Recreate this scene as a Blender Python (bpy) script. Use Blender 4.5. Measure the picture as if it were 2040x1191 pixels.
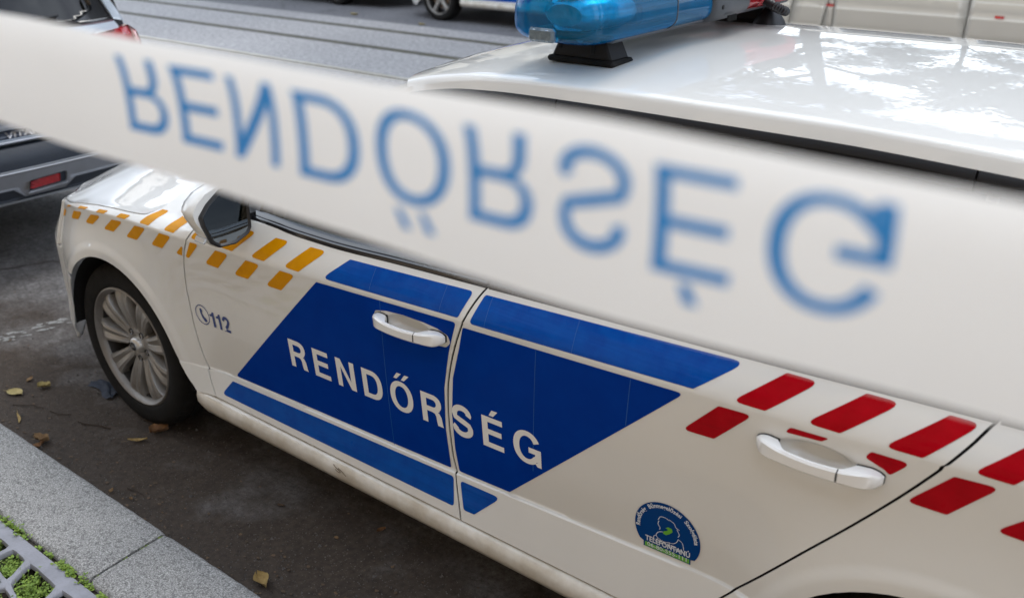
import bpy, bmesh, math, random
from mathutils import Vector, Matrix
from mathutils.geometry import tessellate_polygon

for _o in list(bpy.data.objects):
    bpy.data.objects.remove(_o, do_unlink=True)
SC = bpy.context.scene
COL = SC.collection
RAD = math.radians

# ---------------------------------------------------------------- camera
def _camera():
    yaw, pitch, roll = .65991, .42108, -.00248
    fw = Vector((-math.sin(yaw) * math.cos(pitch), math.cos(yaw) * math.cos(pitch), -math.sin(pitch)))
    r0 = fw.cross(Vector((0, 0, 1))).normalized(); u0 = r0.cross(fw)
    r = math.cos(roll) * r0 + math.sin(roll) * u0
    u = -math.sin(roll) * r0 + math.cos(roll) * u0
    cd = bpy.data.cameras.new('camera'); co = bpy.data.objects.new('camera', cd); COL.objects.link(co)
    m = Matrix((r, u, -fw)).transposed().to_4x4(); m.translation = (2.9283, -1.4891, 1.8499)
    co.matrix_world = m
    cd.sensor_width = 36; cd.lens = 32.814; cd.clip_start = .05; cd.clip_end = 600
    cd.dof.use_dof = True; cd.dof.focus_distance = 2.35; cd.dof.aperture_fstop = 3.5
    SC.camera = co
_camera()

# ---------------------------------------------------------------- sky, sun, exposure
SUN_EL, SUN_AZ = RAD(58), RAD(92)        # azimuth from +x towards +y: light comes from across the street
w = bpy.data.worlds.new('World'); SC.world = w; w.use_nodes = True
nt = w.node_tree; nt.nodes.clear()
out = nt.nodes.new('ShaderNodeOutputWorld'); bg = nt.nodes.new('ShaderNodeBackground')
sky = nt.nodes.new('ShaderNodeTexSky'); sky.sky_type = 'NISHITA'; sky.sun_disc = False
sky.sun_elevation = SUN_EL; sky.sun_rotation = RAD(90) - SUN_AZ
sky.air_density = .8; sky.dust_density = 1.2; sky.ozone_density = .6
bg.inputs['Strength'].default_value = .12
# broken cloud over the blue
tc = nt.nodes.new('ShaderNodeTexCoord'); mp = nt.nodes.new('ShaderNodeMapping'); mp.inputs['Scale'].default_value = (1, 1, 2.2)
nz = nt.nodes.new('ShaderNodeTexNoise'); nz.inputs['Scale'].default_value = 2.2; nz.inputs['Detail'].default_value = 7; nz.inputs['Roughness'].default_value = .58
rp = nt.nodes.new('ShaderNodeValToRGB'); rp.color_ramp.elements[0].position = .34; rp.color_ramp.elements[1].position = .56
mx = nt.nodes.new('ShaderNodeMix'); mx.data_type = 'RGBA'; mx.inputs[7].default_value = (9.9, 10.9, 12.2, 1)
nt.links.new(tc.outputs['Generated'], mp.inputs[0]); nt.links.new(mp.outputs[0], nz.inputs['Vector'])
nt.links.new(nz.outputs['Fac'], rp.inputs[0]); nt.links.new(rp.outputs['Color'], mx.inputs[0])
nt.links.new(sky.outputs[0], mx.inputs[6]); nt.links.new(mx.outputs[2], bg.inputs['Color']); nt.links.new(bg.outputs[0], out.inputs[0])
sd = bpy.data.lights.new('sun', 'SUN'); sd.energy = .5; sd.angle = RAD(18); sd.color = (1, .97, .92)
so = bpy.data.objects.new('sun', sd); COL.objects.link(so)
so.rotation_euler = Vector((math.cos(SUN_EL) * math.cos(SUN_AZ), math.cos(SUN_EL) * math.sin(SUN_AZ), math.sin(SUN_EL))).to_track_quat('Z', 'Y').to_euler()
so.location = (0, 0, 30)
vs = SC.view_settings
vs.view_transform = 'Standard'; vs.look = 'None'; vs.exposure = .97; vs.gamma = 1
SC.cycles.max_bounces = 8; SC.cycles.transparent_max_bounces = 16; SC.cycles.use_denoising = True

# ---------------------------------------------------------------- materials
MATS = {}

def mat(name, col, rough=.5, metal=0.0, coat=0.0, spec=.5, var=0.0, vscale=6.0, bump=0.0, bscale=80.0, trans=0.0, coat_rough=.03, col2=None, ior=1.45, rvar=0.0, streak=0.0):
    """principled material with procedural colour variation, roughness variation and fine relief"""
    if name in MATS:
        return MATS[name]
    m = bpy.data.materials.new(name); m.use_nodes = True
    n = m.node_tree.nodes; L = m.node_tree.links
    b = n['Principled BSDF']
    b.inputs['Base Color'].default_value = (*col, 1); b.inputs['Roughness'].default_value = rough
    b.inputs['Metallic'].default_value = metal; b.inputs['Coat Weight'].default_value = coat; b.inputs['Coat Roughness'].default_value = coat_rough
    b.inputs['Specular IOR Level'].default_value = spec; b.inputs['Transmission Weight'].default_value = trans; b.inputs['IOR'].default_value = ior
    t = n.new('ShaderNodeTexCoord')
    if var or col2:
        z = n.new('ShaderNodeTexNoise'); z.inputs['Scale'].default_value = vscale; z.inputs['Detail'].default_value = 6; z.inputs['Roughness'].default_value = .62
        L.new(t.outputs['Object'], z.inputs['Vector'])
        r = n.new('ShaderNodeValToRGB'); r.color_ramp.elements[0].position = .32; r.color_ramp.elements[1].position = .70
        c2 = col2 or tuple(c * (1 - var) for c in col)
        r.color_ramp.elements[0].color = (*c2, 1); r.color_ramp.elements[1].color = (*col, 1)
        L.new(z.outputs['Fac'], r.inputs[0]); L.new(r.outputs[0], b.inputs['Base Color'])
    if rvar:
        z2 = n.new('ShaderNodeTexNoise'); z2.inputs['Scale'].default_value = vscale * 1.7; z2.inputs['Detail'].default_value = 5
        L.new(t.outputs['Object'], z2.inputs['Vector'])
        mr = n.new('ShaderNodeMapRange'); mr.inputs['From Min'].default_value = .3; mr.inputs['From Max'].default_value = .7
        mr.inputs['To Min'].default_value = max(0, rough - rvar); mr.inputs['To Max'].default_value = rough + rvar
        L.new(z2.outputs['Fac'], mr.inputs['Value']); L.new(mr.outputs[0], b.inputs['Roughness'])
    if bump:
        z3 = n.new('ShaderNodeTexNoise'); z3.inputs['Scale'].default_value = bscale; z3.inputs['Detail'].default_value = 4
        L.new(t.outputs['Object'], z3.inputs['Vector'])
        bp = n.new('ShaderNodeBump'); bp.inputs['Strength'].default_value = bump; bp.inputs['Distance'].default_value = .004
        L.new(z3.outputs['Fac'], bp.inputs['Height']); L.new(bp.outputs[0], b.inputs['Normal'])
    if streak:                                     # film laid a little unevenly along the body
        mp_ = n.new('ShaderNodeMapping'); mp_.inputs['Scale'].default_value = (1.3, 1.3, 34)
        L.new(t.outputs['Object'], mp_.inputs[0])
        z4 = n.new('ShaderNodeTexNoise'); z4.inputs['Scale'].default_value = 1.0; z4.inputs['Detail'].default_value = 3
        L.new(mp_.outputs[0], z4.inputs['Vector'])
        b4 = n.new('ShaderNodeBump'); b4.inputs['Strength'].default_value = streak; b4.inputs['Distance'].default_value = .004
        L.new(z4.outputs['Fac'], b4.inputs['Height']); L.new(b4.outputs[0], b.inputs['Normal']); L.new(b4.outputs[0], b.inputs['Coat Normal'])
    MATS[name] = m
    return m

def glass_mat(name, tint, refl=1.0, clear=1.0):
    """thin pane: tinted see-through mixed with mirror reflection by Fresnel"""
    if name in MATS:
        return MATS[name]
    m = bpy.data.materials.new(name); m.use_nodes = True
    n = m.node_tree.nodes; L = m.node_tree.links; n.clear()
    o = n.new('ShaderNodeOutputMaterial'); mxs = n.new('ShaderNodeMixShader')
    tr = n.new('ShaderNodeBsdfTransparent'); tr.inputs[0].default_value = (*tint, 1)
    gl = n.new('ShaderNodeBsdfGlossy'); gl.inputs['Roughness'].default_value = .02
    fr = n.new('ShaderNodeFresnel'); fr.inputs['IOR'].default_value = 1.55
    z = n.new('ShaderNodeTexNoise'); z.inputs['Scale'].default_value = 9; bp = n.new('ShaderNodeBump'); bp.inputs['Strength'].default_value = .02
    t = n.new('ShaderNodeTexCoord'); L.new(t.outputs['Object'], z.inputs['Vector']); L.new(z.outputs['Fac'], bp.inputs['Height']); L.new(bp.outputs[0], gl.inputs['Normal'])
    L.new(fr.outputs[0], mxs.inputs[0]); L.new(tr.outputs[0], mxs.inputs[1]); L.new(gl.outputs[0], mxs.inputs[2]); L.new(mxs.outputs[0], o.inputs[0])
    MATS[name] = m
    return m

# ---------------------------------------------------------------- objects
ORG = {}

def put(o, parent):
    COL.objects.link(o)
    if parent is not None:
        o.parent = parent
        ORG[o.name] = ORG[parent.name]
    else:
        ORG[o.name] = Vector((0, 0, 0))
    return o

def tag(o, label=None, cat=None, group=None, kind=None):
    for k, v in (('label', label), ('category', cat), ('group', group), ('kind', kind)):
        if v:
            o[k] = v
    return o

def thing(name, label, cat, loc=(0, 0, 0), group=None):
    o = bpy.data.objects.new(name, None); COL.objects.link(o)
    o.location = loc; o.empty_display_size = .1
    ORG[o.name] = Vector(loc)
    return tag(o, label, cat, group)

def mesh_obj(name, verts, faces, material, parent=None, smooth=None, loopn=None, org=None):
    """ONE mesh object from world-space vertices; smooth = sharp-edge angle in degrees (None: flat)"""
    L = ORG[parent.name] if parent is not None else Vector(org or (0, 0, 0))
    me = bpy.data.meshes.new(name)
    me.from_pydata([(v[0] - L[0], v[1] - L[1], v[2] - L[2]) for v in verts], [], faces)
    me.materials.append(material)
    if loopn is not None:
        me.polygons.foreach_set('use_smooth', [True] * len(me.polygons))
        me.normals_split_custom_set(loopn)
    elif smooth is not None:
        me.polygons.foreach_set('use_smooth', [True] * len(me.polygons))
        me.set_sharp_from_angle(angle=RAD(smooth))
    me.update()
    o = bpy.data.objects.new(name, me)
    put(o, parent)
    if parent is None and org:
        o.location = org; ORG[o.name] = Vector(org)
    return o

def copy_tree(o, parent=None, skip=None, swap=None):
    if skip and skip(o):
        return None
    c = o.copy(); COL.objects.link(c); c.parent = parent
    ORG[c.name] = ORG[o.name]
    if swap and o.type == 'MESH':
        for s in c.material_slots:
            if s.material and s.material.name in swap:
                nm = swap[s.material.name]; s.link = 'OBJECT'; s.material = nm
    for ch in list(o.children):
        copy_tree(ch, c, skip, swap)
    return c

class MB:
    """collects simple shapes for ONE part"""
    def __init__(self):
        self.v = []; self.f = []
    def add(self, verts, faces):
        k = len(self.v); self.v += [tuple(a) for a in verts]; self.f += [tuple(i + k for i in f) for f in faces]
        return self
    def box(self, c, s, b=.0, rot=None):
        hx, hy, hz = s[0] / 2, s[1] / 2, s[2] / 2
        R = rot or Matrix.Identity(3)
        P = lambda x, y, z: tuple(Vector(c) + R @ Vector((x, y, z)))
        if b <= 0:
            v = [P(sx * hx, sy * hy, sz * hz) for sx in (-1, 1) for sy in (-1, 1) for sz in (-1, 1)]
            return self.add(v, [(0, 1, 3, 2), (4, 6, 7, 5), (0, 4, 5, 1), (2, 3, 7, 6), (0, 2, 6, 4), (1, 5, 7, 3)])
        b = min(b, hx * .95, hy * .95, hz * .95)
        v = []; ix = {}
        for sx in (-1, 1):
            for sy in (-1, 1):
                for sz in (-1, 1):
                    for a in range(3):
                        q = [sx * (hx - b), sy * (hy - b), sz * (hz - b)]
                        q[a] = (sx * hx, sy * hy, sz * hz)[a]
                        ix[(sx, sy, sz, a)] = len(v); v.append(P(*q))
        F = []
        for s_ in (-1, 1):
            F.append([ix[(s_, -1, -1, 0)], ix[(s_, 1, -1, 0)], ix[(s_, 1, 1, 0)], ix[(s_, -1, 1, 0)]][::s_])
            F.append([ix[(-1, s_, -1, 1)], ix[(-1, s_, 1, 1)], ix[(1, s_, 1, 1)], ix[(1, s_, -1, 1)]][::s_])
            F.append([ix[(-1, -1, s_, 2)], ix[(1, -1, s_, 2)], ix[(1, 1, s_, 2)], ix[(-1, 1, s_, 2)]][::s_])
        for sa in (-1, 1):
            for sb in (-1, 1):
                F.append([ix[(sa, sb, -1, 0)], ix[(sa, sb, 1, 0)], ix[(sa, sb, 1, 1)], ix[(sa, sb, -1, 1)]][::sa * sb])
                F.append([ix[(sa, -1, sb, 0)], ix[(sa, -1, sb, 2)], ix[(sa, 1, sb, 2)], ix[(sa, 1, sb, 0)]][::sa * sb])
                F.append([ix[(-1, sa, sb, 1)], ix[(1, sa, sb, 1)], ix[(1, sa, sb, 2)], ix[(-1, sa, sb, 2)]][::sa * sb])
        for sx in (-1, 1):
            for sy in (-1, 1):
                for sz in (-1, 1):
                    F.append([ix[(sx, sy, sz, 0)], ix[(sx, sy, sz, 1)], ix[(sx, sy, sz, 2)]][::sx * sy * sz])
        return self.add(v, F)
    def loft(self, secs, close=True, caps=True):
        n = len(secs[0]); v = [p for s in secs for p in s]; f = []
        m = n if close else n - 1
        for i in range(len(secs) - 1):
            for k in range(m):
                a = i * n + k; b = i * n + (k + 1) % n
                f.append((a, b, b + n, a + n))
        if caps and close:
            f.append(tuple(range(n))[::-1]); f.append(tuple((len(secs) - 1) * n + k for k in range(n)))
        return self.add(v, f)
    def tube(self, path, r, n=8, caps=True):
        path = [Vector(q) for q in path]
        rr = r if isinstance(r, (list, tuple)) else [r] * len(path)
        up = Vector((0, 0, 1)); secs = []
        d0 = (path[1] - path[0]).normalized()
        if abs(d0.dot(up)) > .9:
            up = Vector((1, 0, 0))
        side = d0.cross(up).normalized()
        for i, q in enumerate(path):
            d = (path[min(i + 1, len(path) - 1)] - path[max(i - 1, 0)]).normalized()
            side = (side - d * side.dot(d)).normalized(); o = d.cross(side)
            secs.append([tuple(q + rr[i] * (math.cos(2 * math.pi * k / n) * side + math.sin(2 * math.pi * k / n) * o)) for k in range(n)])
        return self.loft(secs, True, caps)
    def lathe(self, prof, c, axis='y', n=32, close_prof=False):
        secs = []
        for k in range(n):
            a = 2 * math.pi * k / n; ca, sa = math.cos(a), math.sin(a)
            s = []
            for r, h in prof:
                if axis == 'y': s.append((c[0] + r * ca, c[1] + h, c[2] + r * sa))
                elif axis == 'z': s.append((c[0] + r * ca, c[1] + r * sa, c[2] + h))
                else: s.append((c[0] + h, c[1] + r * ca, c[2] + r * sa))
            secs.append(s)
        m = len(prof); v = [p for s in secs for p in s]; f = []
        for k in range(n):
            k2 = (k + 1) % n
            for i in range(m if close_prof else m - 1):
                j = (i + 1) % m
                f.append((k * m + i, k2 * m + i, k2 * m + j, k * m + j))
        return self.add(v, f)
    def prism(self, poly, fn, d0, d1):
        """polygon (a, b) extruded between fn(a, b, d0) and fn(a, b, d1)"""
        n = len(poly)
        v = [fn(a, b, d0) for a, b in poly] + [fn(a, b, d1) for a, b in poly]
        tri = tessellate_polygon([[Vector((a, b, 0)) for a, b in poly]])
        f = [tuple(t) for t in tri] + [tuple(i + n for i in t)[::-1] for t in tri]
        f += [(k, (k + 1) % n, n + (k + 1) % n, n + k) for k in range(n)]
        return self.add(v, f)
    def obj(self, name, m, parent=None, smooth=35, org=None, fix=True):
        o = mesh_obj(name, self.v, self.f, m, parent, None, None, org)
        if fix:
            bm = bmesh.new(); bm.from_mesh(o.data)
            bmesh.ops.recalc_face_normals(bm, faces=bm.faces); bm.to_mesh(o.data); bm.free()
        if smooth is not None:
            o.data.polygons.foreach_set('use_smooth', [True] * len(o.data.polygons)); o.data.set_sharp_from_angle(angle=RAD(smooth))
        return o

# ---------------------------------------------------------------- flat outlines laid over a curved surface
def round_poly(p, r, n=4):
    out_ = []
    for i in range(len(p)):
        a = Vector(p[i - 1]); b = Vector(p[i]); c = Vector(p[(i + 1) % len(p)])
        u = (a - b); v = (c - b); lu, lv = u.length, v.length
        ang = u.angle(v, 0)
        if ang > RAD(155) or lu < 1e-6 or lv < 1e-6:
            out_.append(tuple(b)); continue
        k = min(r / math.tan(ang / 2), lu * .45, lv * .45)
        s = b + u * (k / lu); e = b + v * (k / lv)
        for j in range(n + 1):
            q = j / n
            out_.append(tuple((1 - q) ** 2 * s + 2 * q * (1 - q) * b + q * q * e))
    return out_

def _grid(bm, us, vs):
    for ax, vals in ((0, us), (1, vs)):
        for val in vals:
            no = Vector((1, 0, 0)) if ax == 0 else Vector((0, 1, 0))
            co = no * val
            ed = [e for e in bm.edges if (e.verts[0].co[ax] - val) * (e.verts[1].co[ax] - val) < 0]
            if not ed:
                continue
            fs = {f for e in ed for f in e.link_faces}
            geom = list(fs) + list({e for f in fs for e in f.edges}) + list({v for f in fs for v in f.verts})
            bmesh.ops.bisect_plane(bm, geom=geom, dist=1e-7, plane_co=co, plane_no=no)

def surf_patch(name, loops, fn, nfn, material, parent, us=(), vs=(), rim=0.0, off=0.0, warp=None, unwarp=None, tris=None):
    """polygon with holes in (a, b), cut along a grid and laid on fn(a, b, off); rim > 0 turns its edge inwards"""
    W_ = warp or (lambda a, b: (a, b)); U_ = unwarp or (lambda a, b: (a, b))
    if warp and tris is None:                      # short edges, so that they stay straight across the creases
        dense = []
        for l in loops:
            d_ = []
            for i, a in enumerate(l):
                b = l[(i + 1) % len(l)]; k = max(1, int(math.dist(a[:2], b[:2]) / .012))
                d_ += [(lerp(a[0], b[0], j / k), lerp(a[1], b[1], j / k)) for j in range(k)]
            dense.append(d_)
        loops = dense
    pts = [Vector((*W_(*q[:2]), 0)) for l in loops for q in l]
    if tris is None:
        tris = tessellate_polygon([[Vector((*W_(*q[:2]), 0)) for q in l] for l in loops])
    bm = bmesh.new()
    bv = [bm.verts.new(q) for q in pts]
    for t in tris:
        try:
            bm.faces.new([bv[i] for i in t])
        except ValueError:
            pass
    bmesh.ops.remove_doubles(bm, verts=bm.verts, dist=1e-6)
    if us or vs:
        _grid(bm, us, vs)
    bmesh.ops.dissolve_degenerate(bm, dist=1e-6, edges=bm.edges)
    bmesh.ops.recalc_face_normals(bm, faces=bm.faces)
    bm.verts.index_update()
    P = [U_(v.co.x, v.co.y) for v in bm.verts]
    V = [fn(a, b, off) for a, b in P]; N = [nfn(a, b) for a, b in P]
    F = []; LN = []
    for f in bm.faces:
        ids = [v.index for v in f.verts]
        a, b, c = Vector(V[ids[0]]), Vector(V[ids[1]]), Vector(V[ids[2]])
        if (b - a).cross(c - a).dot(Vector(N[ids[0]])) < 0:
            ids.reverse()
        F.append(tuple(ids)); LN += [N[i] for i in ids]
    if rim > 0:
        idx = {}
        def low(i):
            if i not in idx:
                idx[i] = len(V); V.append(fn(P[i][0], P[i][1], off + rim))
            return idx[i]
        for e in bm.edges:
            if len(e.link_faces) == 1:
                i, j = e.verts[0].index, e.verts[1].index
                q = (i, j, low(j), low(i))
                F.append(q)
                n = (Vector(V[q[1]]) - Vector(V[q[0]])).cross(Vector(V[q[2]]) - Vector(V[q[0]]))
                n = tuple(n.normalized()) if n.length > 1e-12 else (0, 0, 1)
                LN += [n] * 4
    bm.free()
    return mesh_obj(name, V, F, material, parent, loopn=LN)

def frange(a, b, s):
    n = max(1, int(math.ceil((b - a) / s)))
    return [a + (b - a) * k / n for k in range(n + 1)]
# ---------------------------------------------------------------- car body surface
# world frame = police car frame: x towards its tail, y across the street, z up;
# front hub at x = 0, kerb side of the car at y = 0, centre line at y = YC
YC = 0.9085

def clamp(a, lo=0.0, hi=1.0):
    return lo if a < lo else hi if a > hi else a

def sstep(a, b, x):
    q = clamp((x - a) / (b - a))
    return q * q * (3 - 2 * q)

def lerp(a, b, q):
    return a + (b - a) * q

class Pchip:
    def __init__(self, pts):
        self.x = [p[0] for p in pts]
        self.y = [p[1] for p in pts]
        n = len(pts)
        d = [(self.y[i + 1] - self.y[i]) / (self.x[i + 1] - self.x[i]) for i in range(n - 1)]
        m = [d[0]] + [0.0] * (n - 2) + [d[-1]]
        for i in range(1, n - 1):
            if d[i - 1] * d[i] > 0:
                m[i] = 2 * d[i - 1] * d[i] / (d[i - 1] + d[i])
        self.m = m
    def __call__(self, x):
        X, Y, M = self.x, self.y, self.m
        if x <= X[0]:
            return Y[0]
        if x >= X[-1]:
            return Y[-1]
        lo, hi = 0, len(X) - 1
        while hi - lo > 1:
            k = (lo + hi) // 2
            if X[k] <= x:
                lo = k
            else:
                hi = k
        h = X[hi] - X[lo]
        s = (x - X[lo]) / h
        return ((1 + 2 * s) * (1 - s) ** 2 * Y[lo] + s * (1 - s) ** 2 * h * M[lo]
                + s * s * (3 - 2 * s) * Y[hi] + s * s * (s - 1) * h * M[hi])

def catmull(pts, n=12):
    out = []
    for i in range(len(pts) - 1):
        p0 = pts[max(i - 1, 0)]; p1 = pts[i]; p2 = pts[i + 1]; p3 = pts[min(i + 2, len(pts) - 1)]
        for k in range(n):
            s = k / n
            out.append(tuple(0.5 * (2 * b + (c - a) * s + (2 * a - 5 * b + 4 * c - d) * s * s + (3 * b - a - 3 * c + d) * s ** 3)
                             for a, b, c, d in zip(p0, p1, p2, p3)))
    out.append(tuple(pts[-1]))
    return out

_plan = catmull([(-.930, .9085), (-.922, .72), (-.895, .55), (-.848, .40), (-.782, .285), (-.70, .20), (-.60, .132),
                 (-.50, .078), (-.40, .038), (-.30, .012), (-.20, .001), (-.10, 0), (0, 0)]) + \
        [(0.1 * k, 0.0) for k in range(1, 30)] + \
        catmull([(2.95, 0), (3.1, .001), (3.25, .008), (3.4, .028), (3.55, .065), (3.68, .125), (3.77, .21), (3.83, .33), (3.87, .5), (3.895, .7), (3.905, .9085)])
_acc = [0.0]
for _a, _b in zip(_plan, _plan[1:]):
    _acc.append(_acc[-1] + math.hypot(_b[0] - _a[0], _b[1] - _a[1]))
_k0 = min(range(len(_plan)), key=lambda i: math.hypot(_plan[i][0], _plan[i][1]))
_PT = [a - _acc[_k0] for a in _acc]
T_NOSE, T_TAIL = _PT[0], _PT[-1]

def plan(t):
    lo, hi = 0, len(_PT) - 1
    t = clamp(t, T_NOSE, T_TAIL)
    while hi - lo > 1:
        k = (lo + hi) // 2
        if _PT[k] <= t:
            lo = k
        else:
            hi = k
    q = (t - _PT[lo]) / (_PT[hi] - _PT[lo])
    x = lerp(_plan[lo][0], _plan[hi][0], q); y = lerp(_plan[lo][1], _plan[hi][1], q)
    def tang(i):
        a = _plan[max(i - 1, 0)]; b = _plan[min(i + 1, len(_plan) - 1)]
        if i == 0 : return (0.0, -1.0)
        if i == len(_plan) - 1: return (0.0, 1.0)
        l = math.hypot(b[0] - a[0], b[1] - a[1]) or 1
        return ((b[0] - a[0]) / l, (b[1] - a[1]) / l)
    ta, tb = tang(lo), tang(hi)
    tx, ty = lerp(ta[0], tb[0], q), lerp(ta[1], tb[1], q)
    l = math.hypot(tx, ty) or 1
    return x, y, -ty / l, tx / l          # point and inward normal

ZC = Pchip([(-1.9, .66), (-1.2, .69), (-.8, .725), (-.5, .768), (-.34, .792), (-.2, .815), (-.08, .832), (.05, .845), (.17, .853), (.42, .859),
            (.84, .867), (1.12, .880), (1.63, .904), (2.2, .921), (2.45, .929), (2.67, .941), (2.85, .953), (3.4, .97), (4.9, .97)])
ZL = Pchip([(-1.9, .40), (.5, .405), (.65, .413), (1.57, .446), (2.09, .468), (2.35, .478), (4.9, .48)])
ZB = Pchip([(-1.9, .72), (-1.2, .75), (-.8, .775), (-.5, .81), (-.2, .855), (.0, .895), (.3, .945), (.55, .957), (.8, .966), (1.09, .966), (1.39, .979),
            (1.65, .989), (1.98, 1.0), (2.31, 1.011), (2.73, 1.029), (3.3, 1.045), (4.9, 1.05)])
_FU = Pchip([(0, 0), (.012, .012), (.025, .03), (.036, .06), (.059, .10), (.084, .17), (.094, .25), (.102, .36), (.16, .9)])
_NO = Pchip([(.15, .06), (.2, .035), (.3, .012), (.45, 0), (.56, .004), (.64, .02), (.70, .045), (.76, .09), (.84, .2)])
_TA = Pchip([(.15, .12), (.22, .05), (.3, .01), (.45, 0), (.6, 0), (.66, .012), (.8, .02), (.95, .04), (1.02, .08), (1.08, .16)])
BOWLS = ((1.448, .842, .082, .027, .020), (2.482, .8785, .082, .0275, .020))   # door handle recesses: t, z, rt, rz, depth

def inset(t, z):
    zl, zc, zb = ZL(t), ZC(t), ZB(t)
    door = sstep(.30, .60, t) * (1 - sstep(2.30, 2.62, t))
    if z < .315:
        low = .005 + (.315 - z) * (.45 if t > .2 else .12)
    elif z < zl:
        q = (z - .315) / (zl - .315)
        low = lerp(.005, lerp(.012, .024, door), q)
    else:
        q = (z - zl) / (zc - zl)
        low = lerp(.012, .031, door) * max(0.0, 1 - q) ** 1.5
    if z > zc:
        q = (z - zc) / (zb - zc)
        d = .036 * (q - .10 * (1 - math.exp(-q / .10))) + .0176 * q * q if q < 1 else .05 + (z - zb) * .55
        w = 1 - sstep(.36, .60, t)
        if w > 0:
            d = lerp(d, _FU(z - zc), w)
        low = d
    # wheel arch flares
    for cx, cz, r in ((.03, .325, .357), (2.761, .325, .350)):
        rr = math.hypot(t - cx, z - cz)
        if rr < .62 and z < zc + .05:
            k = .006 * (1 - sstep(r + .022, r + .056, rr)) + .017 * math.exp(-((rr - r) / .10) ** 2)
            low -= k * (1 - sstep(zc - .14, zc - .01, z))
    if t < -.3:
        w = sstep(-.34, -.75, t)
        low = lerp(low, _NO(z), w)
    if t < .05:                                    # the wing leans in above the wheel towards the nose
        low += .055 * sstep(.05, -.55, t) * sstep(.60, .82, z)
    if t > 3.1:
        w = sstep(3.15, 3.6, t)
        low = lerp(low, _TA(z), w)
    if -.4 < t < 3.3:
        low += .010 * ((t - 1.4) / 1.7) ** 2
    for bt, bz, rt, rz, dep in BOWLS:
        if abs(t - bt) < rt and abs(z - bz) < rz * 1.2:
            q = math.sqrt(((t - bt) / rt) ** 2 + ((z - bz) / rz) ** 2)
            if q < 1:
                low += dep * (1 - sstep(.45, 1.0, q))
    return low

def M(t, z, off=0.0):
    """body side surface; off > 0 lies inside the body"""
    x, y, nx, ny = plan(t)
    d = inset(t, z) + off
    return (x + nx * d, y + ny * d, z)

def Mn(t, z, e=.0025):
    a = M(t - e, z); b = M(t + e, z); c = M(t, z - e); d = M(t, z + e)
    u = [q - p for p, q in zip(a, b)]; v = [q - p for p, q in zip(c, d)]
    n = (u[1] * v[2] - u[2] * v[1], u[2] * v[0] - u[0] * v[2], u[0] * v[1] - u[1] * v[0])
    l = math.sqrt(sum(k * k for k in n)) or 1
    return (n[0] / l, n[1] / l, n[2] / l)
# ---------------------------------------------------------------- grotesque capitals as outlines, cap height 1
def _arc(cx, cy, rx, ry, a0, a1, n=12, pw=1.0):
    r = []
    for k in range(n + 1):
        a = RAD(a0 + (a1 - a0) * k / n); c, s = math.cos(a), math.sin(a)
        r.append((cx + rx * math.copysign(abs(c) ** pw, c), cy + ry * math.copysign(abs(s) ** pw, s)))
    return r

def _ribbon(cl, w0):
    L, R = [], []
    for i, q in enumerate(cl):
        a = Vector(cl[max(i - 1, 0)][:2]); b = Vector(cl[min(i + 1, len(cl) - 1)][:2]); d = (b - a).normalized()
        n = Vector((-d.y, d.x)); h = (q[2] if len(q) > 2 else w0) / 2
        L.append(tuple(Vector(q[:2]) + n * h)); R.append(tuple(Vector(q[:2]) - n * h))
    return L + R[::-1]

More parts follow.
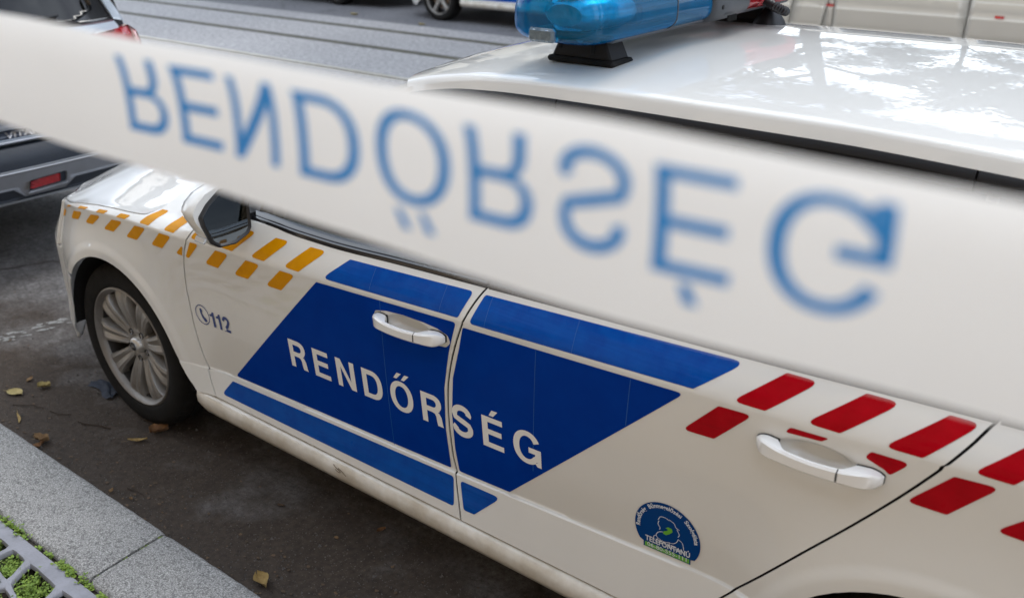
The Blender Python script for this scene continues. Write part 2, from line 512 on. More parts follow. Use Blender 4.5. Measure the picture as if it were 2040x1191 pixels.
def glyph(ch, w):
    """(advance width, [loops of one piece, ...]) for stem width w"""
    h = w * .86
    if ch in 'EÉ':
        W = .72
        p = [[[(0, 0), (W, 0), (W, h), (w, h), (w, .5 - h / 2 + .02), (W - .06, .5 - h / 2 + .02), (W - .06, .5 + h / 2 + .02), (w, .5 + h / 2 + .02), (w, 1 - h), (W - .02, 1 - h), (W - .02, 1), (0, 1)]]]
        if ch == 'É':
            p.append([[(.26, 1.06), (.26 + w * .75, 1.06), (.26 + w * 1.55, 1.25), (.26 + w * .55, 1.25)]])
        return W, p
    if ch == 'N':
        W = .80
        return W, [[[(0, 0), (w, 0), (w, .72), (W - w * 1.08, 0), (W, 0), (W, 1), (W - w, 1), (W - w, .28), (w * 1.08, 1), (0, 1)]]]
    if ch == 'D':
        W = .82
        return W, [[[(0, 0)] + _arc(.38, .5, W - .38, .5, -90, 90, 16, .85) + [(0, 1)], [(w, h)] + _arc(.38, .5, W - .38 - w, .5 - h, -90, 90, 16, .85) + [(w, 1 - h)]]]
    if ch in 'OŐ':
        W = .90
        p = [[_arc(W / 2, .5, W / 2, .525, 0, 352, 44, .92), _arc(W / 2, .5, W / 2 - w, .525 - h * .95, 0, 352, 44, .92)]]
        if ch == 'Ő':
            for k in (.22, .52):
                p.append([[(k - .02, 1.09), (k - .02 + w * .60, 1.09), (k + w * 1.55, 1.30), (k + w * .70, 1.30)]])
        return W, p
    if ch == 'R':
        W = .80
        bx = W - .04
        o = [(0, 0), (w, 0), (w, .41), (.40, .41), (.49, .385), (.535, .30), (.55, .13), (.575, 0), (.575 + w * 1.08, 0), (.57 + w, .06), (.555 + w, .18), (.535 + w, .32), (.47 + w, .43), (.42 + w, .462), (.50 + w, .50)]
        o += _arc(.44, .725, bx - .44, .275, -50, 90, 12, .9) + [(0, 1)]
        i = [(w, .41 + h)] + _arc(.42, .705, bx - .42 - w, .295 - h, -90, 90, 12, .9)[:] + [(w, 1 - h)]
        i = [(w, .41 + h)] + [(x, max(.41 + h, min(1 - h, y))) for x, y in _arc(.42, (.41 + 1) / 2, bx - .42 - w, (.59 - 2 * h) / 2, -90, 90, 12, .9)] + [(w, 1 - h)]
        return W, [[o, i]]
    if ch == 'S':
        W = .76
        cl = [(.06 + w / 2, .30, w)] + [(x, y) for x, y in _arc(W / 2, .275, W / 2 - w / 2, .275 + .025 - h / 2, 190, 350, 12)] + [(W - w / 2 - .005, .33), (W - w * .75, .42), (W / 2 + .05, .49), (W / 2 - .05, .52), (w * .72, .59), (w / 2 + .02, .70)] + [(x, y) for x, y in _arc(W / 2, .725, W / 2 - w / 2 - .02, .275 + .025 - h / 2, 170, 15, 12)] + [(W - .06 - w / 2, .71, w)]
        return W, [[_ribbon(cl, w * .93)]]
    if ch == 'G':
        W = .90
        cx, cy, rx, ry = W / 2, .5, W / 2, .525
        o = _arc(cx, cy, rx, ry, 28, 318, 40, .94)
        inn = _arc(cx, cy, rx - w, ry - h * .95, 318, 28, 34, .94)
        bar = [(W - .17, .10), (W - .13, -.02), (W - .0, -.02), (W - .0, .53), (.50, .53), (.50, .53 - h), (W - w * .95, .53 - h), (W - w * 1.0, .30)]
        return W, [[o + bar + inn]]
    if ch == '1':
        W = .44
        return W, [[[(W - w, 0), (W, 0), (W, 1), (W - w * .8, 1), (W - w * 1.05, .88), (W - w * 1.7, .82), (W - w * 2.1, .81), (W - w * 2.1, .69), (W - w, .69)]]]
    if ch == '2':
        W = .66
        cl = [(w / 2, .68, w)] + _arc(W / 2, .70, W / 2 - w / 2, .30 - h / 2, 172, -20, 14) + [(W * .66, .42), (W * .40, .25), (W * .24, .13)]
        rib = _ribbon(cl, w * .95); k = len(cl)
        return W, [[rib[:k] + [(W * .20, h), (.0, 0.0)] [1:] + [(0, 0), (W, 0), (W, h), (W * .40, h)][1:] + rib[k:][1:]]]
    return .4, []

def font_mesh(body, size=1.0, offset=0.0):
    """outline text as (verts, faces, width)"""
    c = bpy.data.curves.new('text', 'FONT'); c.body = body; c.size = size; c.offset = offset; c.resolution_u = 3
    o = bpy.data.objects.new('text', c); COL.objects.link(o)
    me = o.evaluated_get(bpy.context.evaluated_depsgraph_get()).to_mesh()
    v = [tuple(q.co) for q in me.vertices]; f = [tuple(q.vertices) for q in me.polygons]
    bpy.data.objects.remove(o, do_unlink=True); bpy.data.curves.remove(c)
    return v, f
# ---------------------------------------------------------------- street, kerb, pavement
def ground_mat(name, base, dark, light, grit=240.0, crack=0.0, dirt_shade=None, rough=.88, bump=.5, patch=1.1):
    """asphalt or stone: large stains, fine aggregate, optional cracks and a strip of grime with shade painted in, along the kerb"""
    m = bpy.data.materials.new(name); m.use_nodes = True; MATS[name] = m
    n = m.node_tree.nodes; L = m.node_tree.links; b = n['Principled BSDF']
    b.inputs['Roughness'].default_value = rough; b.inputs['Specular IOR Level'].default_value = .35
    t = n.new('ShaderNodeTexCoord')
    def noise(sc, det=6, ro=.6):
        z = n.new('ShaderNodeTexNoise'); z.inputs['Scale'].default_value = sc; z.inputs['Detail'].default_value = det; z.inputs['Roughness'].default_value = ro
        L.new(t.outputs['Object'], z.inputs['Vector']); return z
    def ramp(src, p0, p1, c0, c1):
        r = n.new('ShaderNodeValToRGB'); r.color_ramp.elements[0].position = p0; r.color_ramp.elements[1].position = p1
        r.color_ramp.elements[0].color = (*c0, 1); r.color_ramp.elements[1].color = (*c1, 1); L.new(src, r.inputs[0]); return r
    def mix(a, bb, f, mode='MIX'):
        x = n.new('ShaderNodeMix'); x.data_type = 'RGBA'; x.blend_type = mode
        for sock, v in ((x.inputs[6], a), (x.inputs[7], bb), (x.inputs[0], f)):
            if hasattr(v, 'links') or hasattr(v, 'is_output'): L.new(v, sock)
            elif isinstance(v, tuple): sock.default_value = (*v, 1)
            else: sock.default_value = v
        return x.outputs[2]
    big = noise(patch, 7, .65); c = ramp(big.outputs['Fac'], .36, .66, dark, base).outputs[0]
    fine = noise(grit, 3, .7); fr = ramp(fine.outputs['Fac'], .42, .72, (0, 0, 0), (1, 1, 1)).outputs[0]
    c = mix(c, light, fr)
    n.active = None
    x = n.new('ShaderNodeMix'); x.data_type = 'RGBA'; x.blend_type = 'MULTIPLY'; x.inputs[0].default_value = .75
    sp = noise(grit * .45, 2, .5); sr = ramp(sp.outputs['Fac'], .34, .5, (.45, .45, .45), (1, 1, 1)).outputs[0]
    L.new(c, x.inputs[6]); L.new(sr, x.inputs[7]); c = x.outputs[2]
    if grit >= 140 and name != 'granite':                                # mottling between the stones and the stains
        md = noise(grit * .13, 4, .65); mrr = ramp(md.outputs['Fac'], .34, .66, (.68, .68, .68), (1.22, 1.22, 1.22)).outputs[0]
        c = mix(c, mrr, 1.0, 'MULTIPLY')
    hgt = fine.outputs['Fac']
    if crack:
        wz = noise(1.3, 4, .6)
        mp = n.new('ShaderNodeVectorMath'); mp.operation = 'MULTIPLY_ADD'; mp.inputs[1].default_value = (.5, .5, .5)
        L.new(wz.outputs['Color'], mp.inputs[0]); L.new(t.outputs['Object'], mp.inputs[2])
        v = n.new('ShaderNodeTexVoronoi'); v.feature = 'DISTANCE_TO_EDGE'; v.inputs['Scale'].default_value = crack
        L.new(mp.outputs[0], v.inputs['Vector'])
        cr = ramp(v.outputs['Distance'], .004, .016, (.35, .33, .31), (1, 1, 1)).outputs[0]
        msk = noise(.9, 3); mr = ramp(msk.outputs['Fac'], .47, .55, (0, 0, 0), (1, 1, 1)).outputs[0]
        c = mix(c, mix(c, cr, 1.0, 'MULTIPLY'), mr)
    if dirt_shade:
        y0, y1, dc = dirt_shade
        se = n.new('ShaderNodeSeparateXYZ'); L.new(t.outputs['Object'], se.inputs[0])
        ad = n.new('ShaderNodeMath'); ad.operation = 'MULTIPLY_ADD'; nn = noise(2.2, 6); L.new(nn.outputs['Fac'], ad.inputs[0]); ad.inputs[1].default_value = 1.5; L.new(se.outputs['Y'], ad.inputs[2])
        mr2 = n.new('ShaderNodeMapRange'); mr2.inputs['From Min'].default_value = y1 + .75; mr2.inputs['From Max'].default_value = y0 + .75; mr2.inputs['To Max'].default_value = .98
        L.new(ad.outputs[0], mr2.inputs['Value'])
        c = mix(c, dc, mr2.outputs[0])
        for sc_, lo_, hi_ in ((9, .86, 1.12), (48, .70, 1.32)):
            q_ = noise(sc_, 5, .65); c = mix(c, ramp(q_.outputs['Fac'], .32, .68, (lo_,) * 3, (hi_,) * 3).outputs[0], 1.0, 'MULTIPLY')
        # grit specks caught in the dirt
        pk = noise(150, 2, .5); pr = ramp(pk.outputs['Fac'], .66, .70, (0, 0, 0), (1, 1, 1)).outputs[0]
        c = mix(c, (.16, .145, .13), pr)
    L.new(c, b.inputs['Base Color'])
    bp = n.new('ShaderNodeBump'); bp.inputs['Strength'].default_value = bump; bp.inputs['Distance'].default_value = .004
    mid = noise(grit * .12, 5); am = n.new('ShaderNodeMath'); am.operation = 'ADD'; L.new(hgt, am.inputs[0]); L.new(mid.outputs['Fac'], am.inputs[1])
    L.new(am.outputs[0], bp.inputs['Height']); L.new(bp.outputs[0], b.inputs['Normal'])
    return m

def sheet(name, x0, x1, y0, y1, z, m, nx=1, ny=1, wob=0.0, kind='structure'):
    rnd = random.Random(hash((x0, y0)) & 0xffff)
    v = []; f = []
    for i in range(nx + 1):
        for j in range(ny + 1):
            v.append((lerp(x0, x1, i / nx), lerp(y0, y1, j / ny), z + (rnd.random() - .5) * wob * (0 < j < ny)))
    for i in range(nx):
        for j in range(ny):
            a = i * (ny + 1) + j; f.append((a, a + ny + 1, a + ny + 2, a + 1))
    o = mesh_obj(name, v, f, m, None, 60)
    if kind: o['kind'] = kind
    return o

asphalt = ground_mat('asphalt', (.27, .267, .272), (.18, .176, .177), (.42, .415, .42), 210, crack=.75, dirt_shade=(.02, 1.05, (.047, .033, .023)))  # brown strip: kerb grime plus the shade by the car, painted into the colour
asphalt_far = ground_mat('asphalt_far', (.15, .15, .163), (.11, .11, .12), (.21, .21, .225), 160, crack=.5)
lane = ground_mat('lane_concrete', (.235, .232, .235), (.185, .182, .185), (.29, .287, .29), 120, crack=0, bump=.25, patch=.55)
lane2 = ground_mat('lane_asphalt', (.35, .342, .346), (.28, .274, .278), (.42, .412, .415), 140, crack=0, bump=.3, patch=.6)
granite = ground_mat('granite', (.195, .190, .182), (.155, .151, .145), (.58, .57, .55), 250, rough=.8, bump=.55, patch=3.0)
flag = ground_mat('paving', (.38, .31, .225), (.29, .235, .17), (.48, .40, .30), 200, crack=0, patch=1.2)
soil = ground_mat('soil', (.055, .042, .030), (.028, .022, .016), (.10, .08, .06), 130, bump=1.0, patch=9)

sheet('ground', -250, 250, -250, 250, -.30, asphalt_far)
sheet('road', -80, 60, -.33, 4.75, 0.0, asphalt, 40, 6)
sheet('track_bed', -80, 60, 4.75, 8.33, .004, lane2, 20, 2)
sheet('far_lane', -80, 60, 8.33, 12.0, .002, asphalt_far, 20, 2)
sheet('far_pavement', -80, 60, 12.0, 20, .13, flag)
# track slabs between the rails
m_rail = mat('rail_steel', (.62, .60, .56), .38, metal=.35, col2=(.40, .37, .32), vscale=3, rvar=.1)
m_groove = mat('rail_groove', (.030, .028, .018), .9, col2=(.075, .068, .030), vscale=5)
for k, (y, bright) in enumerate(((5.44, 1), (6.70, 0), (7.78, 0))):
    r = thing('tram_rail', ('shiny steel tram rail nearest the parked police car', 'second tram rail with dark groove, in the middle of the track', 'third tram rail with dark groove, nearest the far parked cars')[k], 'tram rail', (-10, y, 0), 'tram rails along the street')
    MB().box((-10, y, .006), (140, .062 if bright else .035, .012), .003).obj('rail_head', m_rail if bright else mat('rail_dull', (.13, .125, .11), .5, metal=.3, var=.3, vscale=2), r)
    MB().box((-10, y - .058, .0030), (140, .052, .006), .001).obj('groove', m_groove, r)
    MB().box((-10, y - .098, .0055), (140, .022, .009), .002).obj('guard_lip', m_rail if bright else m_groove, r)
# worn white paint on the asphalt
rnd = random.Random(4)
mb = MB()
for k in range(46):
    u_ = rnd.random(); row = rnd.choice((0, 0, 1, 2))
    cy = .02 + .31 * u_; cx = -1.14 + .055 * u_ + (row - .8) * .028 + rnd.gauss(0, .008)
    if .42 < u_ < .60: continue
    rx, ry = rnd.uniform(.005, .013), rnd.uniform(.006, .026); n_ = 11; ph = rnd.random()
    pts = [(cx + .35 * ry * math.sin(2 * math.pi * i / n_) + rx * rnd.uniform(.35, 1.2) * math.cos(2 * math.pi * i / n_), cy + ry * rnd.uniform(.4, 1.2) * math.sin(2 * math.pi * i / n_), .0012 + .00004 * k) for i in range(n_)]
    mb.add(pts, [tuple(range(n_))])
o = mb.obj('road_marking', mat('worn_paint', (.40, .40, .38), .85, col2=(.19, .19, .185), vscale=90), None, None, fix=False); o['kind'] = 'structure'

# kerb: granite stones of their own
kerb = thing('kerb', None, None, (0, -.5, 0)); kerb['kind'] = 'structure'
def kerb_stone(x0, x1, rnd):
    n_ = 40; secs = []
    prof = [(-.3615, -.2), (-.3605, .095), (-.3640, .111), (-.3740, .1185), (-.45, .1205), (-.56, .1195), (-.602, .117), (-.6125, .108), (-.6135, -.2)]
    for i in range(n_ + 1):
        q = i / n_; e = .0025 if i in (0, n_) else 0
        x = lerp(x0, x1, q)
        row = []
        for j, (y, z) in enumerate(prof):
            sk = (y + .3615) * (-.035)                        # joints are cut a little askew
            row.append((x + (sk if 0 < 1 else 0), y + rnd.gauss(0, .0004) + (e if y < -.5 else -e if y > -.4 else 0), z + (rnd.gauss(0, .0007) if z > 0 else 0) - e))
        secs.append(row)
    return MB().loft(secs, True, True).obj('kerb_stone', granite, kerb, 50)
rnd = random.Random(7)
for k in range(-9, 8):
    kerb_stone(.777 + 1.16 * k + .005, .777 + 1.16 * (k + 1) - .005, rnd)
sheet('joint_filling', -12, 11, -.64, -.36, .098, soil, 60, 3, .006)
sheet('pavement', -80, -1.62, -8.7, -.62, .112, flag)
sheet('pavement', 1.02, 60, -8.7, -.62, .112, flag)
sheet('pavement', -1.62, 1.02, -8.7, -2.03, .112, flag)
sheet('tree_pit', -1.62, 1.02, -2.03, -.60, .060, soil, 50, 26, .016)

# cast tree grate: irregular rounded openings between bars
m_grate = mat('cast_grate', (.29, .29, .325), .62, metal=.1, col2=(.20, .20, .215), vscale=14, bump=.25, bscale=160)
GR = thing('tree_grate', 'grey cast tree grate with irregular openings full of weeds, beside the kerb', 'tree grate', (-.3, -1.3, .06))
HOLES = []
def grate_section(x0, x1, y0, y1, seed):
    rnd = random.Random(seed)
    nx, ny = max(2, round((x1 - x0 - .11) / .165)), max(2, round((y1 - y0 - .11) / .098))
    fr = .036
    P = {}
    for i in range(nx + 1):
        for j in range(ny + 1):
            x = lerp(x0 + fr, x1 - fr, i / nx); y = lerp(y0 + fr, y1 - fr, j / ny)
            if 0 < i < nx: x += rnd.uniform(-.045, .045)
            if 0 < j < ny: y += rnd.uniform(-.028, .028)
            P[i, j] = Vector((x, y))
    z1, z0 = .1115, .097
    mb = MB()
    A = [(x0, y0), (x1, y0), (x1, y1), (x0, y1)]; B = [P[0, 0], P[nx, 0], P[nx, ny], P[0, ny]]
    for k in range(4):
        k2 = (k + 1) % 4
        a, b, c, d = A[k], A[k2], tuple(B[k2]), tuple(B[k])
        mb.add([(*a, z1 - .002), (*b, z1 - .002), (*c, z1), (*d, z1), (*a, z0), (*b, z0)], [(0, 1, 2, 3), (4, 5, 1, 0)])
    tc_ = Vector((-.30, -1.30))
    for i in range(nx):
        for j in range(ny):
            q = [P[i, j], P[i + 1, j], P[i + 1, j + 1], P[i, j + 1]]
            c = sum(q, Vector((0, 0))) / 4
            edge = [q[k].lerp(q[(k + 1) % 4], s / 4) for k in range(4) for s in range(4)]
            if (c - tc_).length < .30:
                continue
            h = []
            for e in edge:
                d = e - c; l = d.length
                h.append(c + d * max(.25, 1 - (.0062 + rnd.uniform(0, .003)) / l))
            # round the corners of the opening
            hs = [(h[k - 1] + 4 * h[k] + h[(k + 1) % 16]) / 6 for k in range(16)]
            HOLES.append((c, q))
            v = [(e.x, e.y, z1) for e in edge] + [(e.x, e.y, z1 - .0005) for e in hs] + [(c.x + (e.x - c.x) * .95, c.y + (e.y - c.y) * .95, z1 - .005) for e in hs] + [(c.x + (e.x - c.x) * .93, c.y + (e.y - c.y) * .93, z0) for e in hs]
            f = []
            for r in range(3):
                for k in range(16):
                    f.append((r * 16 + k, r * 16 + (k + 1) % 16, r * 16 + 16 + (k + 1) % 16, r * 16 + 16 + k))
            mb.add(v, f)
    return mb.obj('grate_section', m_grate, GR, 50, fix=False)
grate_section(-.295, .985, -1.295, -.628, 31)
grate_section(-1.60, -.305, -1.295, -.628, 32)
grate_section(-.295, .985, -1.99, -1.305, 33)
grate_section(-1.60, -.305, -1.99, -1.305, 34)

# weeds in the openings, moss and seedlings in the joints
m_weed = mat('weed_leaf', (.27, .37, .045), .6, col2=(.08, .16, .016), vscale=60)
rnd = random.Random(12)
mb = MB()
def leaflet(p, d, up, l, w_):
    s = d.cross(up).normalized() * w_
    a = p; b = p + d * l * .5 + s; c = p + d * l + up * l * .1; e = p + d * l * .5 - s
    mb.add([tuple(a), tuple(b), tuple(c), tuple(e)], [(0, 1, 2, 3)])
def weed(x, y, z, h, n_):
    for k in range(n_):
        a = rnd.random() * 6.283; lean = rnd.uniform(.15, .9)
        top = Vector((x + math.cos(a) * h * lean, y + math.sin(a) * h * lean, z + h * rnd.uniform(.5, 1)))
        bs = Vector((x + rnd.gauss(0, .004), y + rnd.gauss(0, .004), z))
        side = Vector((math.sin(a), -math.cos(a), 0)) * .0005
        mb.add([tuple(bs - side), tuple(bs + side), tuple(top + side), tuple(top - side)], [(0, 1, 2, 3)])
        for j in range(rnd.randint(3, 6)):
            q = bs.lerp(top, rnd.uniform(.35, 1)); b_ = rnd.random() * 6.283
            d = Vector((math.cos(b_), math.sin(b_), rnd.uniform(-.1, .5))).normalized()
            l = rnd.uniform(.005, .011)
            leaflet(q, d, Vector((0, 0, 1)), l, l * rnd.uniform(.28, .42))
for c, q in HOLES:
    near = c.x > -.2 and c.y > -1.1
    if rnd.random() > (.97 if near else .6): continue
    for k in range(34 if near else 6):
        s = [rnd.random() ** 1.0 for _ in range(2)]
        p_ = q[0].lerp(q[1], .18 + .64 * s[0]).lerp(q[3].lerp(q[2], .18 + .64 * s[0]), .18 + .64 * s[1])
        weed(p_.x, p_.y, .066, rnd.uniform(.016, .060), rnd.randint(3, 7))
for k in range(90):
    x = rnd.uniform(-.3, 1.2); 
    if rnd.random() < .45: x = rnd.choice([.06, .40, .70, .86]) + rnd.gauss(0, .035)
    weed(x, -.621 + rnd.gauss(0, .004), .100, rnd.uniform(.008, .024), rnd.randint(3, 6))
for k in range(5):
    s = rnd.random(); weed(.777 + (.25 * s) * .035, -.38 - .22 * s, .107, rnd.uniform(.004, .010), 3)
o = mb.obj('weeds', m_weed, None, None, fix=False); tag(o, 'small bright green weeds growing through the tree grate', 'weeds', kind='stuff')
# ---------------------------------------------------------------- police car
paint = mat('white_paint', (.71, .695, .66), .35, spec=.05, coat=1.0, var=.03, vscale=3, coat_rough=.02)
paint_dirty = mat('white_paint_sill', (.74, .715, .66), .36, coat=.6, col2=(.50, .45, .37), vscale=9, rvar=.1)
m_blue = mat('blue_film', (.0, .037, .285), .40, coat=.035, coat_rough=.06, spec=.02, col2=(.0, .030, .25), vscale=14, rvar=.06)
m_blue_lit = mat('blue_film_lit', (.000, .074, .36), .36, coat=.22, coat_rough=.09, spec=.05, streak=.75, col2=(.000, .050, .29), vscale=22, rvar=.09)  # paler copy of the blue film: sky light on the bands put into the colour
m_yellow = mat('yellow_film', (.66, .285, .0), .38, spec=.05, streak=.35, coat=.10, coat_rough=.06, col2=(.58, .24, .0), vscale=25, rvar=.1)
m_red = mat('red_film', (.41, .000, .007), .36, spec=.05, streak=.6, coat=.12, coat_rough=.06, col2=(.33, .000, .005), vscale=25, rvar=.1)
m_white_film = mat('white_film', (.80, .79, .76), .4, coat=.4, var=.03)
m_navy = mat('navy_film', (.003, .028, .20), .4, coat=.5, var=.1)
m_black = mat('black_plastic', (.016, .016, .018), .42, var=.25, vscale=20, bump=.05, bscale=600)
m_gloss_black = mat('black_gloss', (.012, .012, .014), .16, coat=.6, var=.1)
m_rubber = mat('tyre_rubber', (.009, .0088, .0085), .88, spec=.2, col2=(.018, .017, .016), vscale=18, bump=.25, bscale=220)
m_seal = mat('rubber_seal', (.012, .012, .013), .55, var=.2)
m_void = mat('dark_cavity', (.010, .010, .010), .9, var=.2)
m_alloy = mat('alloy', (.35, .338, .325), .38, metal=.45, coat=.15, col2=(.25, .235, .215), vscale=11, rvar=.08)
m_chrome = mat('chrome', (.75, .75, .76), .12, metal=1.0, rvar=.04)
m_steel = mat('brake_steel', (.20, .17, .15), .45, metal=.8, col2=(.16, .09, .05), vscale=14)
m_mirror = mat('mirror_glass', (.13, .14, .145), .015, metal=1.0, var=.02)
m_glass = glass_mat('side_glass', (.30, .36, .34))
m_cloth = mat('seat_cloth', (.05, .05, .055), .9, var=.3, vscale=30, bump=.2, bscale=400)
m_lamp_clear = mat('clear_lens', (.75, .78, .80), .08, trans=.55, coat=1, var=.05)
m_lamp_red = mat('red_lens', (.42, .006, .012), .16, coat=1, col2=(.24, .003, .006), vscale=40)
m_amber = mat('amber_lens', (.75, .27, .02), .2, coat=.8, var=.1)
m_recess = mat('handle_white', (.80, .79, .77), .25, coat=1, var=.02)

CAR = thing('police_car', 'white police car with blue panels, yellow and red stripes, parked at the kerb', 'car', (1.4, YC, 0))

def warp(t, z):
    zl, zc, zb = ZL(t), ZC(t), ZB(t)
    if z < zl: v = (z - .2) / (zl - .2)
    elif z < zc: v = 1 + (z - zl) / (zc - zl)
    elif z < zb: v = 2 + (z - zc) / (zb - zc)
    else: v = 3 + (z - zb) / .1
    return t, v

def unwarp(t, v):
    zl, zc, zb = ZL(t), ZC(t), ZB(t)
    if v < 1: z = .2 + v * (zl - .2)
    elif v < 2: z = zl + (v - 1) * (zc - zl)
    elif v < 3: z = zc + (v - 2) * (zb - zc)
    else: z = zb + (v - 3) * .1
    return t, z

VS = [-.5, -.25, 0, .2, .4, .54, .66, .8, .93, .985, 1, 1.02, 1.05] + [1.05 + .07 * k for k in range(1, 13)] + [1.93, 1.965, 1.985, 2, 2.03, 2.07] + [2.07 + .07 * k for k in range(1, 14)] + [3.0, 3.05, 3.1, 3.2, 3.3, 3.45, 3.6]

def panel(name, poly, m=paint, parent=CAR, step=.025, rim=.004, holes=(), extra_us=(), extra_vs=(), label=None):
    ts = [q[0] for q in poly]
    o = surf_patch(name, [poly, *holes], M, Mn, m, parent, us=sorted(set(frange(min(ts), max(ts), step)[1:-1] + list(extra_us))), vs=sorted(set(VS + list(extra_vs))),
                   rim=rim, warp=warp, unwarp=unwarp)
    if label: o['label'] = label
    return o

def decal(name, poly, m, parent, r=.010, holes=(), label=None, off=-.0008, step=.03):
    p = round_poly(poly, r) if r else poly
    ts = [q[0] for q in p]
    vs_ = VS
    if parent is FENDER: step = .0083
    o = surf_patch(name, [p, *holes], M, Mn, m, parent, us=frange(min(ts), max(ts), step)[1:-1], vs=vs_, off=off, warp=warp, unwarp=unwarp)
    if label: o['label'] = label
    return o

def cm(pts, n=6):
    return catmull(pts, n)

GAP = .0031
gapF = [(.580, .958), (.566, .930), (.5491, .8976), (.5263, .8640), (.4990, .8143), (.4825, .7551), (.4735, .6716), (.4745, .5714), (.4867, .4718), (.515, .382), (.548, .322)]
gapB = [(1.664, .9895), (1.655, .975), (1.6448, .9541), (1.6264, .907), (1.5993, .8374), (1.5779, .7678), (1.5645, .7052), (1.5590, .6500), (1.5566, .5900), (1.5582, .5016), (1.5686, .4367), (1.5960, .322)]
gapR = [(2.750, 1.0295), (2.7407, 1.0170), (2.7275, .9942), (2.7041, .9588), (2.6395, .8626), (2.5658, .7635), (2.4834, .6586), (2.3876, .532), (2.3218, .4475), (2.262, .376), (2.215, .322)]
def byz(pts, n=60):
    f = Pchip(sorted((b, a) for a, b in pts)); z1, z0 = pts[0][1], pts[-1][1]
    return [(f(lerp(z1, z0, k / n)), lerp(z1, z0, k / n)) for k in range(n + 1)]
gF, gB, gR = byz(gapF), byz(gapB), byz(gapR)
shift = lambda pts, d: [(a + d, b) for a, b in pts]

def belt(t0, t1, dz=0.0, n=14):
    return [(t, ZB(t) + dz) for t in (t0 + (t1 - t0) * k / n for k in range(n + 1))]

# --- front fender: door gap, arch, bumper seam, hood gap
hood_line = [(t, ZC(t) + .007) for t in (-.64, -.6, -.5, -.4, -.3)] + [(-.2406, .815), (-.19, .8262), (-.1399, .8362), (-.08, .8465), (-.0262, .8548), (.04, .862), (.1041, .8675), (.16, .871), (.2068, .8743), (.24, .877), (.2576, .8792), (.272, .883), (.2834, .8881), (.295, .8955), (.3048, .9037), (.3110, .914), (.3120, .926), (.3100, .943)]
arch = [(.03 + .357 * math.cos(RAD(a)), .325 + .357 * math.sin(RAD(a))) for a in range(14, 141, 6)]
seam = [(-.30, .576), (-.345, .604), (-.44, .635), (-.60, .652)]
fender = ([(.3145, .9475)] + [(.36, .953), (.42, .957), (.50, .962), (.566, .966)] + shift(gF, -GAP)
          + [(.49, .318), (.455, .318), (.430, .345), (.407, .378), (.388, .400)] + arch[1:] + seam
          + [(-.64, .67)] + [(a, b - .0022) for a, b in hood_line])
FENDER = panel('front_fender', fender, step=.0083, extra_vs=[.55 + .035 * k for k in range(33)])
# --- doors
hx = []
for bt, bz, rt, rz, dep in BOWLS:
    hx.append(([bt + rt * 1.04 * k / 16 for k in range(-16, 17)], [warp(bt, bz + rz * 1.04 * k / 9)[1] for k in range(-9, 10)]))
front_door = shift(gF[::-1], GAP) + belt(.575, 1.664 - GAP) + shift(gB, -GAP)
FDOOR = panel('front_door', front_door, extra_us=hx[0][0], extra_vs=hx[0][1])
rear_door = shift(gB[::-1], GAP) + belt(1.664 + GAP, 2.750 - GAP) + shift(gR, -GAP)
RDOOR = panel('rear_door', rear_door, extra_us=hx[1][0], extra_vs=hx[1][1])
# --- rear quarter
rarch = [(2.761 + .350 * math.cos(RAD(a)), .325 + .350 * math.sin(RAD(a))) for a in range(176, -1, -6)]
quarter = shift(gR[::-1], GAP)[0:] + belt(2.753, 3.50, 0, 10) + [(3.52, .95), (3.50, .80), (3.42, .66), (3.30, .60), (3.115, .56)] 
quarter = [q for q in quarter]
quarter = (shift(gR[::-1], GAP) + belt(2.757, 3.50, 0, 10) + [(3.53, .95), (3.50, .80), (3.43, .66), (3.30, .61)]
           + [(2.761 + .350 * math.cos(RAD(a)), .325 + .350 * math.sin(RAD(a))) for a in range(48, 181, 6)] + [(2.392, .330), (2.30, .322)])
QUART = panel('quarter_panel', quarter, step=.0083, extra_vs=[.55 + .035 * k for k in range(33)])
# --- bumpers
fb = [(-.643, .668), (-.60, .649), (-.44, .632), (-.345, .601), (-.300, .573)] + [(.03 + .357 * math.cos(RAD(a)), .325 + .357 * math.sin(RAD(a))) for a in range(144, 175, 6)] + [(-.333, .322), (-.375, .262), (-.44, .215), (-.54, .185), (T_NOSE, .165), (T_NOSE, .50), (-1.0, .52), (-.95, .60)]
FBUMP = panel('front_bumper', fb, step=.03)
rb = [(3.308, .607), (3.434, .657), (3.55, .675), (T_TAIL, .675), (T_TAIL, .2), (3.12, .2)] + [(2.761 + .350 * math.cos(RAD(a)), .325 + .350 * math.sin(RAD(a))) for a in range(-14, 45, 6)]
RBUMP = panel('rear_bumper', rb, step=.03)
tailp = [(3.74, .68), (T_TAIL, .68), (T_TAIL, 1.02), (3.76, 1.02)]
BOOTF = panel('boot_face', tailp, step=.03)
TLAMP = panel('tail_light', [(3.505, .80), (3.44, .672), (3.55, .679), (3.736, .68), (3.756, 1.0), (3.56, 1.0), (3.535, .95)], m_lamp_red, step=.03)
HLAMP = panel('headlight', [(-.645, .673), (-.95, .605), (-1.02, .60), (-1.03, .695), (-.85, .722), (-.66, ZC(-.66) + .006)], m_lamp_clear, step=.03)
GRILLE = panel('grille', [(-1.04, .53), (T_NOSE, .53), (T_NOSE, .685), (-1.05, .688)], m_gloss_black, step=.03)
for k in range(8):
    tq = -1.09 - k * (abs(T_NOSE) - 1.10) / 8
    a = M(tq, .54, -.004); b = M(tq, .675, -.004)
    MB().tube([a, b], .006, 6).obj('grille_bar', m_chrome, GRILLE)

